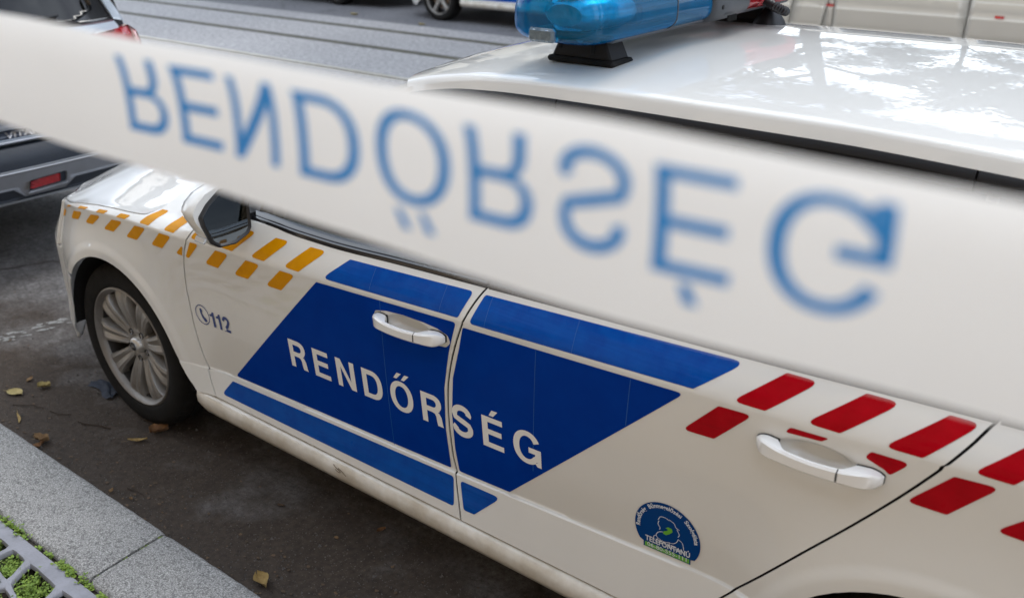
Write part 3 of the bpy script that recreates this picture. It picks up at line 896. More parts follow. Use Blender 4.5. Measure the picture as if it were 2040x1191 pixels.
# --- dark backing behind the panel gaps, floor, wheel wells
bk = MB()
for t0, t1 in ((.44, 2.36),):
    secs = [[M(t, z, .016) for z in (.25, .315, .36, ZL(t) - .002, ZL(t) + .004, .5, .56, .62, .68, .74, .80, .84, ZC(t) - .006, ZC(t) + .004, (ZC(t) + ZB(t)) / 2, ZB(t) - .004)] for t in frange(t0, t1, .02)]
    bk.loft(secs, False, False)
secs = [[M(t, z, .018) for z in (.70, .74, .79, .84, .88, ZC(t) - .004, ZC(t) + .004, (ZC(t) + ZB(t)) / 2, ZB(t) - .004)] for t in frange(2.40, 3.4, .03)]
bk.loft(secs, False, False)
bk.loft([[M(t, z, .02) for z in (.69, .72, .76, .80, ZC(t) - .004, ZC(t) + .006)] for t in frange(-.3, .43, .03)], False, False)
BACK = bk.obj('inner_shell', m_void, CAR, 40)
fl = MB(); fl.box((1.55, YC, .235), (4.0, 1.46, .05), .02); FLOOR = fl.obj('underbody', m_void, CAR)
def well(cx):
    mb = MB()
    prof = [(.360, .020), (.366, .035), (.366, .30), (.30, .33), (.05, .335)]
    secs = []
    for k in range(25):
        a = RAD(-8 + 188 * k / 24)
        secs.append([(cx + r * math.cos(a), h, .325 + r * math.sin(a)) for r, h in prof])
    mb.loft(secs, False, False)
    return mb.obj('wheel_arch_liner', m_void, CAR, 50)
WELLS = [well(.03), well(2.761)]

# --- sill: a moulded strip along the door bottoms
sp = [(.3165, .028), (.3150, .006), (.306, -.004), (.290, -.0075), (.268, -.006), (.248, .004), (.236, .022), (.225, .05)]
ms = MB(); secs = []
for t in frange(.440, 2.410, .05):
    e = sstep(.440, .50, t) * (1 - sstep(2.36, 2.41, t))
    secs.append([(t, d + (1 - e) * .012, z) for z, d in sp])
ms.loft(secs, False, False)
SILL = ms.obj('sill', paint_dirty, CAR, 50)

for pts in ([(1.118, .3035), (1.128, .2975), (1.142, .2935), (1.150, .2885)], [(1.138, .2985), (1.158, .2925), (1.172, .2850)], [(1.128, .292), (1.134, .288), (1.146, .2865)]):
    rib_ = _ribbon(catmull(pts, 4), .0026)
    surf_patch('scuff', [rib_], lambda a, b, o_=0.0: (a, (.006 if b > .3155 else lerp(-.0075, -.004, clamp((b - .290) / .016)) if b > .290 else lerp(-.006, -.0075, clamp((b - .268) / .022))) - .0007, b), lambda a, b: (0, -1, .15), mat('scuff_brown', (.16, .11, .07), .8, var=.4, vscale=80), SILL)

# --- hood: outline on the ground plan, crowned
_hb = [M(t, ZC(t) + .007) for t in frange(T_NOSE, -.30, .03)] + [M(a, b) for a, b in hood_line[5:]]
_hb = [(x, y, z) for x, y, z in _hb]
HZ = Pchip([(-.95, .715), (-.86, .758), (-.7, .800), (-.4, .862), (0, .918), (.40, .962)])
_hs = []
for a, b, c in _hb:
    if not _hs or a > _hs[-1][0] + .002: _hs.append((a, b, c))
_hs = [q for q in _hs if q[0] < .285]
HYE = Pchip([(a, b) for a, b, c in _hs] + [(.40, .036)]); HZE = Pchip([(a, c) for a, b, c in _hs] + [(.40, .892)])
HRL = Pchip([(-.95, .80), (-.8, .66), (-.5, .45), (-.2, .33), (.1, .24), (.40, .15)])     # raised middle of the hood
def hood_z(x, y, off=0.0):
    yy = y if y <= YC else 2 * YC - y
    ye, ze = HYE(x), HZE(x)
    top = max(HZ(x) - .050 * ((yy - YC) / .85) ** 2, ze)
    q = clamp((yy - ye) / min(.40, max(.02, YC - ye)))
    yl = HRL(x)
    return (x, y, lerp(ze, top, 1 - (1 - q) ** 2.3) - .004 + .004 * (1 - sstep(0, .05, yy - ye)) + .008 * sstep(-.035, .035, yy - yl) - off)
def hood_n(x, y, e=.02):
    a = hood_z(x - e, y); b = hood_z(x + e, y); c = hood_z(x, y - e); d = hood_z(x, y + e)
    n = Vector((b[0] - a[0], 0, b[2] - a[2])).cross(Vector((0, d[1] - c[1], d[2] - c[2]))).normalized()
    return tuple(n)
half = []
for a, b, c in _hb:
    half.append((a + .002, min(b + .0035, YC)))
half += [(.316, .22), (.325, .30), (.345, .5), (.362, .75), (.366, YC)]
full = half + [(x, 2 * YC - y) for x, y in half[::-1][1:]]
full = [q for i, q in enumerate(full) if i == 0 or math.dist(q, full[i - 1]) > 1e-4]
if math.dist(full[0], full[-1]) < 1e-4: full.pop()
HOOD = surf_patch('hood', [full], hood_z, hood_n, paint, CAR, us=frange(-.93, .37, .04), vs=frange(.03, 1.79, .05), rim=.02)

# --- roof
RS = [(.2615, 1.3945), (.2645, 1.3998), (.2690, 1.4078), (.2740, 1.4165), (.2775, 1.4215), (.2825, 1.4252), (.2900, 1.4278), (.31, 1.4312), (.35, 1.4368), (.43, 1.4448), (.53, 1.4520), (.65, 1.4584), (.78, 1.4622), (YC, 1.4635)]
RDZ = Pchip([(.9, -.158), (1.0, -.118), (1.1, -.082), (1.2, -.053), (1.3, -.031), (1.42, -.013), (1.6, -.003), (1.85, 0), (2.3, 0), (2.7, -.014), (3.0, -.045), (3.2, -.075), (3.45, -.13)])
RIN = Pchip([(.9, .09), (1.1, .045), (1.3, .016), (1.5, .003), (1.8, 0), (2.5, 0), (3.0, .02), (3.4, .05)])
def roof_pt(x, i):
    y, z = RS[i]
    k = (YC - y) / (YC - RS[0][0])
    return (x, y + RIN(x) * k, z + RDZ(x))
secs = []
n = len(RS)
for s in frange(0, 1, .02):
    ring = []
    for i in range(2 * n - 1):
        j = i if i < n else 2 * n - 2 - i
        k = (YC - RS[j][0]) / .65
        xf = .965 + .235 * k ** 2; xr = 3.34 - .10 * k ** 2
        q = roof_pt(lerp(xf, xr, s), j)
        ring.append(q if i < n else (q[0], 2 * YC - q[1], q[2]))
    secs.append(ring)
ROOF = MB().loft(secs, False, False).obj('roof', paint, CAR, 60)
lin = MB().loft([[(a, b, c - .05) for a, b, c in r[4:-4]] for r in secs], False, False).obj('roof_lining', mat('lining', (.32, .31, .29), .9, var=.1), CAR, 60)

# --- side glass surface between belt and roof rail
def G(t, z, off=0.0):
    yb = inset(clamp(t, .62, 3.2), ZB(clamp(t, .62, 3.2))) + .012
    zb = ZB(t); q = (z - zb) / (1.372 - zb)
    y = lerp(yb, .240, q) - .022 * q * (1 - q) * 2 + (0 if 1.0 < t < 2.8 else .10 * min(1, abs(t - (1.0 if t <= 1.0 else 2.8)) / .8) ** 1.6)
    return (t, y + off, z)
def Gn(t, z, e=.004):
    a = Vector(G(t - e, z)); b = Vector(G(t + e, z)); c = Vector(G(t, z - e)); d = Vector(G(t, z + e))
    return tuple((b - a).cross(d - c).normalized())
dlo = Pchip([(.60, .975), (.70, 1.035), (.85, 1.13), (1.0, 1.215), (1.15, 1.287), (1.3, 1.335), (1.45, 1.355), (1.7, 1.361), (2.4, 1.361), (2.65, 1.345), (2.9, 1.29), (3.1, 1.20), (3.24, 1.075)])
def glassp(name, t0, t1, lean0=0, lean1=0, m=m_glass, off=0.0, lo=.006, hi=0.0, rim=0):
    b = [(t, ZB(t) + lo) for t in frange(t0, t1, .05)]
    tp = [(t, dlo(t) + hi) for t in frange(t0 + lean0, t1 + lean1, .04)]
    return surf_patch(name, [b + tp[::-1]], G, Gn, m, CAR, us=frange(t0, t1, .06), vs=frange(.97, 1.36, .05), off=off, rim=rim)
GLASS = [glassp('front_door_glass', .66, 1.615, 0, .045), glassp('rear_door_glass', 1.712, 2.655, -.0, .06), glassp('quarter_glass', 2.72, 3.14, .03, -.04)]
BP = [surf_patch('pillar_trim', [[(1.618, ZB(1.62) + .004), (1.662, ZB(1.66) + .004), (1.700, 1.362), (1.660, 1.362)]], G, Gn, m_gloss_black, CAR, vs=frange(1, 1.36, .06), off=-.004, rim=.02),
      surf_patch('pillar_trim', [[(1.668, ZB(1.66) + .004), (1.710, ZB(1.7) + .004), (1.752, 1.362), (1.706, 1.362)]], G, Gn, m_gloss_black, CAR, vs=frange(1, 1.36, .06), off=-.004, rim=.02),
      surf_patch('pillar_trim', [[(2.660, ZB(2.66) + .004), (2.715, ZB(2.7) + .004), (2.755, 1.318), (2.70, 1.334)]], G, Gn, m_gloss_black, CAR, vs=frange(1, 1.36, .06), off=-.004, rim=.02)]
def strip(name, t0, t1, prof, m):
    """moulding that follows belt (dz from ZB) : prof = [(dz, off)]"""
    secs = [[(lambda q: (q[0], q[1], q[2]))(G(t, ZB(t) + dz, o)) for dz, o in prof] for t in frange(t0, t1, .05)]
    return MB().loft(secs, True, True).obj(name, m, CAR, 40)
BELT = [strip('belt_moulding', t0, t1, [(-.0055, .004), (-.0050, -.0135), (.003, -.0165), (.009, -.0145), (.0105, -.010), (.0125, -.0115), (.020, -.006), (.024, .004)], m_gloss_black)
        for t0, t1 in ((.60, 1.6605), (1.6675, 2.748), (2.755, 3.20))]
# black strip under the roof edge, split at the door gaps
RT = []
for t0, t1 in ((1.02, 1.70), (1.704, 2.602), (2.606, 3.05)):
    secs = []
    for t in frange(t0, t1, .04):
        a = roof_pt(t, 0)
        secs.append([(t, a[1] + dy, a[2] + dz) for dz, dy in ((.000, .012), (-.0008, -.0010), (-.006, -.0060), (-.016, -.0095), (-.0165, -.0075), (-.0185, -.0075), (-.019, -.0110), (-.032, -.0170), (-.037, -.010), (-.037, .012))])
    RT.append(MB().loft(secs, True, True).obj('roof_moulding', mat('moulding_black', (.012, .012, .014), .42, spec=.3, var=.2), CAR, 40))

# --- pillars, windscreen, cowl, rear window, boot lid
def ap(q):          # A pillar centre line
    return Vector((lerp(.60, 1.215, q), lerp(.150, .298, q) - .03 * q * (1 - q), lerp(.972, 1.341, q) + .05 * q * (1 - q) * 2))
APIL = MB().loft([[tuple(ap(q) + Vector(o)) for o in ((-.05, .075, .0), (-.035, .03, .022), (.0, -.004, .020), (.035, -.012, -.004), (.045, .02, -.02), (-.02, .07, -.02))] for q in frange(0, 1, .1)], True, True).obj('windscreen_pillar', paint, CAR, 45)
ws = []
for q in frange(0, 1, .1):
    l = ap(q) + Vector((-.045, .06, .008)); c = Vector((lerp(.40, .985, q), YC, lerp(.985, 1.322, q) + .045 * q * (1 - q) * 2))
    ws.append([(lerp(c.x, l.x, abs(s) ** 2.2), YC + s * (YC - l.y), lerp(c.z, l.z, abs(s) ** 2.0)) for s in [k / 10 for k in range(-10, 11)]])
MB().loft(ws, False, False).obj('windscreen', m_glass, CAR, 60)
cw = []
for s in [k / 10 for k in range(-10, 11)]:
    a = ws[0][round((s + 1) * 10)]
    xr = .372 - .055 * abs(s) ** 3
    cw.append([(xr, lerp(YC, YC + s * .68, 1), .945 - .01 * abs(s)), (lerp(xr, a[0], .5), a[1] * .5 + (YC + s * .68) * .5, .962), (a[0] + .01, a[1], a[2] + .002)])
MB().loft(cw, False, False).obj('cowl', m_black, CAR, 40)
for x0, y0, x1, y1 in ((.44, .35, .56, .95), (.42, .95, .55, 1.45)):
    MB().tube([(x0, y0, .992), (x1 - .04, (y0 + y1) / 2, 1.04), (x1, y1, 1.045)], .009, 6).obj('wiper', m_black, CAR)
CP = []
def _low(s_):
    if s_ < .7:
        t = lerp(2.84, 3.235, s_ / .7); return Vector(G(t, dlo(t), -.005))
    q = (s_ - .7) / .3
    return Vector(G(3.235, dlo(3.235), -.005)).lerp(Vector(M(3.56, ZB(3.5) - .004, .004)), q)
for q in frange(0, 1, .1):
    row = []
    for s_ in frange(0, 1, .05):
        a = _low(s_); b = Vector(roof_pt(lerp(2.80, 3.26, s_), 0)) + Vector((0, lerp(0, .05, s_), -.001))
        p_ = a.lerp(b, q); p_.y -= .02 * q * (1 - q)
        row.append(tuple(p_))
    CP.append(row)
CPIL = MB().loft(CP, False, False).obj('rear_pillar', paint, CAR, 60)
rw = []
for q in frange(0, 1, .1):
    l = Vector(CP[round((1 - q) * 10)][-1]); c = Vector((lerp(3.34, 3.66, q), YC, lerp(1.378, 1.07, q) + .05 * q * (1 - q)))
    rw.append([(lerp(c.x, l.x, abs(s) ** 2.2), YC + s * (YC - l.y), lerp(c.z, l.z, abs(s) ** 2)) for s in [k / 8 for k in range(-8, 9)]])
MB().loft(rw, False, False).obj('rear_window', m_glass, CAR, 60)
bl = []
for i, s in enumerate([k / 8 for k in range(-8, 9)]):
    a = Vector(rw[-1][i]); tt = lerp(T_TAIL, 3.50, abs(s)); e = Vector(M(tt, 1.02))
    if s > 0: e.y = 2 * YC - e.y
    bl.append([tuple(a.lerp(e, q) + Vector((0, 0, .018 * math.sin(q * 3.14)))) for q in frange(0, 1, .2)])
MB().loft(bl, False, False).obj('boot_lid', paint, CAR, 60)

# --- simple cabin: seats, dashboard, steering wheel
def seat(x, y, w_):
    mb = MB()
    mb.box((x, y, .46), (.50, w_, .16), .05); mb.box((x + .27, y, .78), (.14, w_, .56), .05, Matrix.Rotation(RAD(14), 3, 'Y'))
    mb.box((x + .345, y, 1.12), (.09, .26, .17), .04)
    return mb.obj('seat', m_cloth, CAR)
seat(1.42, .56, .48); seat(1.42, 1.26, .48); seat(2.35, YC, 1.22)
MB().box((.80, YC, .80), (.42, 1.36, .26), .08).obj('dashboard', m_black, CAR)
swm = MB()
c0 = Vector((1.07, .56, .88)); ax = Matrix.Rotation(RAD(-28), 3, 'Y')
swm.tube([tuple(c0 + ax @ Vector((0, .185 * math.cos(a), .185 * math.sin(a)))) for a in [2 * math.pi * k / 24 for k in range(25)]], .014, 6)
swm.box(tuple(c0), (.04, .34, .05), .015, ax); swm.obj('steering_wheel', m_black, CAR)

# --- wheels
def make_wheel(parent, cx, spokes=9, wide=.036, y0=.034, big=True):
    W_ = mesh_obj('wheel', [], [], m_void, parent)
    hub = MB().lathe([(.0, .10), (.075, .10), (.078, .16), (.0, .16)], (cx, y0, .317), 'y', 24)
    W_.data = hub.obj('wheel_hub_tmp', m_void, parent).data
    bpy.data.objects.remove(bpy.data.objects['wheel_hub_tmp'], do_unlink=True)
    prof = [(.226, .016), (.229, .007), (.236, .002), (.250, 0), (.262, -.001), (.284, .001), (.299, .008), (.307, .016), (.313, .030), (.3165, .046), (.317, .060), (.311, .061), (.311, .068), (.317, .069), (.317, .105), (.311, .106), (.311, .116), (.317, .117), (.317, .155), (.311, .156), (.311, .163), (.317, .164), (.3165, .180), (.312, .198), (.299, .214), (.26, .224), (.228, .215)]
    mb = MB(); n_ = 168; secs = []
    for k in range(n_):
        a = 2 * math.pi * k / n_; s = []
        for i, (r, h) in enumerate(prof):
            if k % 3 == 0 and (7 <= i <= 9 or 22 <= i <= 23): r -= .0055
            s.append((cx + r * math.cos(a), y0 + h, .317 + r * math.sin(a)))
        secs.append(s)
    secs.append(secs[0]); mb.loft(secs, False, False)
    mb.obj('tyre', m_rubber, W_, 40)
    # rim: barrel and lip
    rim = MB().lathe([(.2285, .020), (.2280, .006), (.2230, .0035), (.2180, .008), (.2120, .018), (.205, .040), (.200, .10), (.205, .19), (.22, .20)], (cx, y0, .317), 'y', 64)
    rim.obj('rim_barrel', mat('barrel_dark', (.035, .032, .030), .6, metal=.3, var=.3), W_, 50)
    MB().lathe([(.2290, .0185), (.2286, .0050), (.2232, .0026), (.2176, .0072), (.2115, .0175), (.2085, .028)], (cx, y0, .317), 'y', 72).obj('rim_lip', mat('alloy_lip', (.26, .25, .24), .42, metal=.45, col2=(.19, .175, .16), vscale=11), W_, 50)
    ybase = y0 + .012
    def P(r, a, h): return (cx + r * math.cos(a), ybase + h, .317 + r * math.sin(a))
    hubm = MB().lathe([(.030, .030), (.042, .024), (.066, .026), (.078, .034), (.080, .060), (.030, .06)], (cx, ybase, .317), 'y', 40)
    hubm.obj('hub_face', m_alloy, W_, 40)
    if spokes == 9:
        sec = [(-1, .034), (-1.0, .007), (-.92, .001), (-.66, 0), (-.60, -.0016), (-.54, .000), (-.10, .0006), (0, .0030), (.10, .0006), (.54, .000), (.60, -.0016), (.66, 0), (.92, .001), (1.0, .007), (1, .034)]
        wr = Pchip([(.060, .0195), (.10, .0245), (.15, .0315), (.19, .0380), (.212, .046)])
    else:
        sec = [(-1, .04), (-1, .01), (-.6, 0), (0, -.006), (.6, 0), (1, .01), (1, .04)]
        wr = Pchip([(.060, .034), (.10, .026), (.15, .024), (.19, .030), (.212, .044)])
    hr = Pchip([(.060, .026), (.09, .018), (.14, .007), (.18, .003), (.212, .010)])
    for k in range(spokes):
        a0 = RAD(98) + 2 * math.pi * k / spokes
        secs = []
        for r in (.060, .075, .095, .12, .145, .17, .19, .203, .211):
            ww = wr(r); row = []
            for u_, h in sec:
                row.append(P(math.hypot(r, 0), a0 + math.asin(clamp(u_ * ww / r, -1, 1)), hr(r) + h))
            secs.append(row)
        MB().loft(secs, False, False).obj('spoke', m_alloy, W_, 40)
    for k in range(5):
        a = RAD(54) + 2 * math.pi * k / 5
        q = P(.0545, a, .0)
        MB().lathe([(.0, .0275), (.0075, .0275), (.0095, .024), (.0115, .0215), (.0128, .0245)], (q[0], ybase, q[2]), 'y', 14).obj('bolt_recess', m_gloss_black, W_)
    MB().lathe([(.0, .004), (.018, .004), (.0185, .0055), (.026, .008), (.031, .016), (.033, .032)], (cx, ybase, .317), 'y', 32).obj('hub_cap', mat('cap_silver', (.62, .61, .59), .3, metal=.6, var=.08), W_, 40)
    MB().lathe([(.0, .0032), (.0165, .0032), (.0175, .0045)], (cx, ybase, .317), 'y', 28).obj('emblem', m_gloss_black, W_)
    em = MB()
    F3 = lambda a, b, d: (cx + a, ybase + d, .317 + b)
    em.prism([(-.012, -.001), (-.004, -.007), (-.004, -.0035), (.010, -.0035), (.010, .000), (.002, .001), (.008, .007), (.004, .010), (-.002, .004), (-.003, .009), (-.006, .008), (-.006, .003)], F3, .0018, .0034)
    em.obj('emblem_mark', mat('emblem_silver', (.5, .5, .5), .25, metal=.9, var=.1), W_)
    MB().lathe([(.06, .075), (.145, .075), (.148, .085), (.145, .097), (.06, .097)], (cx, y0, .317), 'y', 40).obj('brake_disc', m_steel, W_, 40)
    cal = MB()
    cal.loft([[P(r, RAD(a), h) for r, h in ((.10, .055), (.150, .055), (.156, .075), (.156, .12), (.10, .12))] for a in (20, 32, 45, 58, 70)], True, True)
    cal.obj('brake_caliper', mat('caliper', (.22, .10, .07), .6, var=.4), W_)
    return W_
WHEELS = [make_wheel(CAR, 0.0), make_wheel(CAR, 2.761)]

# --- door handles
def handle(door, t0, t1, z0, z1):
    """arched pull: two solid pads on the skin, a slim grip between them"""
    OUT = Pchip([(0, .007), (.03, .016), (.08, .0245), (.18, .0325), (.35, .0375), (.5, .0390), (.65, .0380), (.80, .0340), (.90, .0280), (.965, .0190), (1, .009)])
    HZ_ = Pchip([(0, .0075), (.03, .0130), (.09, .0165), (.25, .0140), (.5, .0128), (.72, .0140), (.90, .0165), (.965, .0130), (1, .0075)])
    def sec(q, grow=1.0):
        t = lerp(t0, t1, q); zc_ = lerp(z0, z1, q) - .004 * math.sin(math.pi * q)
        skin = -.002 + .010 * ((t - 1.4) / 1.7) ** 2
        yo = skin - OUT(q)
        free = sstep(.15, .27, q) * (1 - sstep(.71, .81, q))
        yi = lerp(skin + .004, yo + .0125, free)
        h = HZ_(q) * grow; c = .0042; d = min(c, (yi - yo) * .3)
        pts = [(yo, h - c), (yo + d, h), (yi - d, h), (yi, h - c), (yi, -h + c), (yi - d, -h), (yo + d, -h), (yo, -h + c)]
        return [(t, y, zc_ + z) for y, z in pts]
    qs = [0, .015, .03, .055, .09, .13, .17, .20, .23, .26, .30, .36, .43, .5, .57, .64, .69]
    q2 = [.70, .73, .76, .79, .82, .86, .90, .935, .965, .985, 1]
    H_ = MB().loft([sec(q) for q in qs], True, True).obj('door_handle', m_recess, door, 38)
    MB().loft([sec(q) for q in q2], True, True).obj('handle_end', m_recess, door, 38)
    MB().loft([sec(.686, .94), sec(.704, .94)], True, True).obj('handle_joint', m_black, door)
    for q0, q1 in ((-.003, .18), (.79, 1.004)):
        up = []; dn = []
        for k in range(9):
            q = lerp(q0, q1, k / 8); zc_ = lerp(z0, z1, q) - .004 * math.sin(math.pi * clamp(q)); h = HZ_(clamp(q)) + .0006
            up.append((lerp(t0, t1, q), zc_ + h)); dn.append((lerp(t0, t1, q), zc_ - h))
        surf_patch('handle_gasket', [up + dn[::-1]], lambda a, b, o_=0.0: (a, -.0035 + .010 * ((a - 1.4) / 1.7) ** 2 + o_, b), lambda a, b: (0, -1, 0), m_seal, door, rim=.006)
    return H_
handle(FDOOR, 1.332, 1.572, .838, .8455)
handle(RDOOR, 2.366, 2.604, .8745, .8805)

# --- livery: blue panels
hole = round_poly([(1.3205, .829), (1.3320, .8550), (1.372, .8640), (1.430, .8690), (1.500, .8690), (1.545, .8655), (1.5770, .8560), (1.5850, .838), (1.570, .822), (1.50, .812), (1.42, .806), (1.35, .808)], .012)
decal('blue_band', [(1.2131, .9530), (1.4, .9625), (1.6316, .9735), (1.6099, .9123), (1.1344, .8916)], m_blue_lit, FDOOR, .009)
decal('blue_panel', [(1.1125, .8755), (1.6049, .8990), (1.5939, .8650), (1.5769, .8096), (1.5530, .7018), (1.5440, .575), (1.5480, .4515)] + [(1.5 - .1 * k, ZL(1.5 - .1 * k) + .0065) for k in range(9)] + [(.640, ZL(.64) + .0065)], m_blue, FDOOR, .007, [hole])
decal('blue_lower_band', [(.6301, .4005), (1.1, .4185), (1.5619, .4350), (1.5704, .3510), (.5787, .3415)], m_blue_lit, FDOOR, .010)
decal('blue_band', [(1.6664, .9745), (2.0, .9885), (2.3102, 1.0020), (2.2225, .9324), (1.6453, .9082)], m_blue_lit, RDOOR, .009)
decal('blue_panel', [(1.626, .8926), (2.2057, .9161), (1.7407, ZL(1.74) + .0065), (1.66, ZL(1.66) + .0065), (1.5762, ZL(1.576) + .0065), (1.5696, .5207), (1.5710, .631), (1.5845, .7406), (1.6109, .8304)], m_blue, RDOOR, .007)
decal('blue_lower_band', [(1.5852, .4320), (1.7194, .4360), (1.6393, .356), (1.6035, .3540)], m_blue_lit, RDOOR, .010)
Yl = [[(-.345, .768), (-.2952, .7796), (-.325, .7480), (-.370, .737)], [(-.1918, .7995), (-.1106, .8143), (-.1577, .7766), (-.2324, .7628)], [(-.0408, .8216), (.0325, .8326), (-.039, .787), (-.0995, .7797)],
      [(.0996, .8346), (.167, .8413), (.0987, .7918), (.0353, .7884)], [(.237, .8436), (.3017, .8484), (.2368, .7942), (.1725, .7915)], [(.3768, .8495), (.4407, .8522), (.3792, .7988), (.3178, .7977)], [(.4979, .8384), (.4855, .7992), (.4525, .7996)],
      [(-.2528, .806), (-.2104, .8151), (-.2337, .8035), (-.290, .7890)], [(-.1265, .8315), (-.0598, .8415), (-.0807, .8300), (-.1478, .8185)], [(.0152, .851), (.0731, .8571), (.0536, .8450), (-.0017, .8390)],
      [(.1469, .8634), (.204, .8675), (.1828, .8535), (.1283, .8500)], [(.3083, .8959), (.3463, .8975), (.3153, .8600), (.2615, .8584), (.2798, .8779)], [(.4323, .9057), (.5022, .9156), (.4512, .8650), (.3947, .8635)]]
for q in Yl: decal('yellow_stripe', q, m_yellow, FENDER, .006)
Yd = [[(.5405, .857), (.5851, .8598), (.5203, .8001), (.5045, .8007)], [(.6676, .8605), (.7311, .8626), (.6669, .8032), (.6017, .8026)], [(.8107, .8645), (.8755, .866), (.808, .8047), (.7418, .8026)], [(.9622, .8705), (1.0258, .8725), (.9568, .8088), (.8886, .8066)],
      [(.6103, .9325), (.6728, .9365), (.6058, .8728), (.5376, .869)], [(.7691, .941), (.832, .9438), (.7477, .8763), (.6804, .8752)], [(.9142, .9455), (.9743, .948), (.8922, .8804), (.8288, .8792)], [(1.0571, .9507), (1.122, .9528), (1.04, .8856), (.9751, .8848)]]
for q in Yd: decal('yellow_stripe', q, m_yellow, FDOOR, .008)
Rd = [[(2.3903, 1.0060), (2.4552, 1.0080), (2.3727, .9363), (2.3039, .9343)], [(2.5383, 1.0130), (2.6007, 1.0150), (2.5148, .9413), (2.4491, .9396)], [(2.6782, 1.0190), (2.7301, 1.0202), (2.6575, .9464), (2.5897, .9435)],
      [(2.2802, .9149), (2.3517, .9190), (2.2765, .837), (2.2059, .8324)], [(2.4254, .9208), (2.4994, .9244), (2.4849, .9135), (2.4167, .9075)], [(2.5739, .9267), (2.6429, .9289), (2.611, .8918), (2.6012, .8993), (2.5641, .9112)]]
for q in Rd: decal('red_stripe', q, m_red, RDOOR, .008)
for q in [[(2.818, 1.0256), (2.8699, 1.0268), (2.7996, .9516), (2.7354, .9499)], [(2.7122, .9321), (2.7835, .9383), (2.7133, .8533), (2.6442, .8512)], [(2.8515, .9188), (2.9125, .9202), (2.8377, .8549), (2.7891, .8552)],
          [(2.958, 1.032), (3.010, 1.034), (2.940, .960), (2.876, .957)], [(2.992, .930), (3.055, .934), (2.985, .865), (2.930, .862)]]:
    decal('red_stripe', q, m_red, QUART, .008)

# thin joints of the blue film
m_seamf = mat('film_joint', (.004, .09, .36), .4, coat=.2, var=.2)
for a, b, dr in (((1.3111, .955), (1.3118, .902), FDOOR), ((1.5504, .968), (1.5502, .9103), FDOOR), ((1.6891, .974), (1.6907, .911), RDOOR), ((1.9281, .984), (1.9334, .9213), RDOOR), ((1.8395, .899), (1.8195, .560), RDOOR), ((2.0826, .909), (2.0742, .790), RDOOR), ((1.352, .886), (1.340, .44), FDOOR)):
    w2 = .0008
    surf_patch('film_joint', [[(a[0] - w2, a[1]), (a[0] + w2, a[1]), (b[0] + w2, b[1]), (b[0] - w2, b[1])]], M, Mn, m_seamf, dr, vs=VS, off=-.0012, warp=warp, unwarp=unwarp)
# --- lettering
def put_text(body, t0, z0, size, w_, gap, slope, m, pick, adv=None, name='letter', off=-.0016, squeeze=1.0):
    x = 0
    for i, ch in enumerate(body):
        W_, pieces = glyph(ch, w_)
        for loops in pieces:
            ll = []
            for l in loops:
                ll.append([(t0 + size * (x + a) * squeeze, z0 + size * b + slope * size * (x + a)) for a, b in l])
            ts = [q[0] for q in ll[0]]
            surf_patch(name, ll, M, Mn, m, pick(i), us=frange(min(ts), max(ts), .03)[1:-1], vs=VS, off=off, warp=warp, unwarp=unwarp)
        x += W_ + gap
    return x
_w = sum(glyph(c, .198)[0] for c in 'RENDŐRSÉG')
_gap = ((1.846 - .950) / .0905 - _w) / 8
put_text('RENDŐRSÉG', .950, .5650, .0905, .198, _gap, .0165, m_white_film, lambda i: FDOOR if i < 6 else RDOOR)
put_text('112', .5700, .5790, .0535, .20, .16, .045, m_navy, lambda i: FDOOR, name='digit')
# phone symbol in a ring
def ring(cx, cz, r0, r1, n=32, sx=1.0):
    return [[(cx + r1 * sx * math.cos(2 * math.pi * k / n), cz + r1 * math.sin(2 * math.pi * k / n)) for k in range(n)], [(cx + r0 * sx * math.cos(2 * math.pi * k / n), cz + r0 * math.sin(2 * math.pi * k / n)) for k in range(n)]]
pc = (.5335, .6095)
surf_patch('phone_ring', ring(*pc, .0315, .0345), M, Mn, m_navy, FDOOR, us=frange(.49, .58, .02), off=-.0016, warp=warp, unwarp=unwarp)
ph = [(-.013, .020), (-.003, .024), (.001, .013), (-.004, .009), (.000, 0), (.006, -.008), (.012, -.009), (.019, -.018), (.010, -.026), (.003, -.022), (-.006, -.010), (-.0115, .004)]
surf_patch('phone_symbol', [[(pc[0] + a * .95 + .001, pc[1] + b * .95) for a, b in ph]], M, Mn, m_navy, FDOOR, off=-.0016, warp=warp, unwarp=unwarp)

# --- round sticker on the rear door
m_stk = mat('sticker_blue', (.0, .045, .20), .4, spec=.1, coat=.1, var=.1)
m_green = mat('sticker_green', (.13, .42, .03), .45, coat=.4, var=.1)
m_pale = mat('sticker_pale', (.70, .74, .80), .45, var=.05)
sx, sz, sr = 2.1815, .5465, .0805
a0 = math.asin((.503 - sz) / sr)
outl = [(sx + sr * math.cos(a), sz + sr * math.sin(a)) for a in [a0 + (math.pi - 2 * a0) * k / 40 for k in range(41)]]
outl = [q for q in outl if q[1] > .500] + [(sx - .0585, .4985), (sx - .0585, .4845), (sx + .0585, .4865), (sx + .0585, .5005)]
def sput(name, loops, m, off, tris=None):
    return surf_patch(name, loops, M, Mn, m, RDOOR, us=frange(2.08, 2.29, .03), off=off, warp=warp, unwarp=unwarp, tris=tris)
sput('sticker', [outl], m_stk, -.0012)
sput('sticker_bar', [[(sx - .0545, .4990), (sx - .0545, .4868), (sx + .0560, .4888), (sx + .0560, .5010)]], m_green, -.0018)
def sticker_text(name, body, m, fn, size, offset):
    v, f = font_mesh(body, 1.0, offset)
    pts = [fn(a * size, b * size) for a, b, c in v]
    tr = []
    for q in f:
        for k in range(1, len(q) - 1): tr.append((q[0], q[k], q[k + 1]))
    surf_patch(name, [pts], M, Mn, m, RDOOR, off=-.0026, warp=warp, unwarp=unwarp, tris=tr)
def txw(body):
    v, f = font_mesh(body); return max(q[0] for q in v)
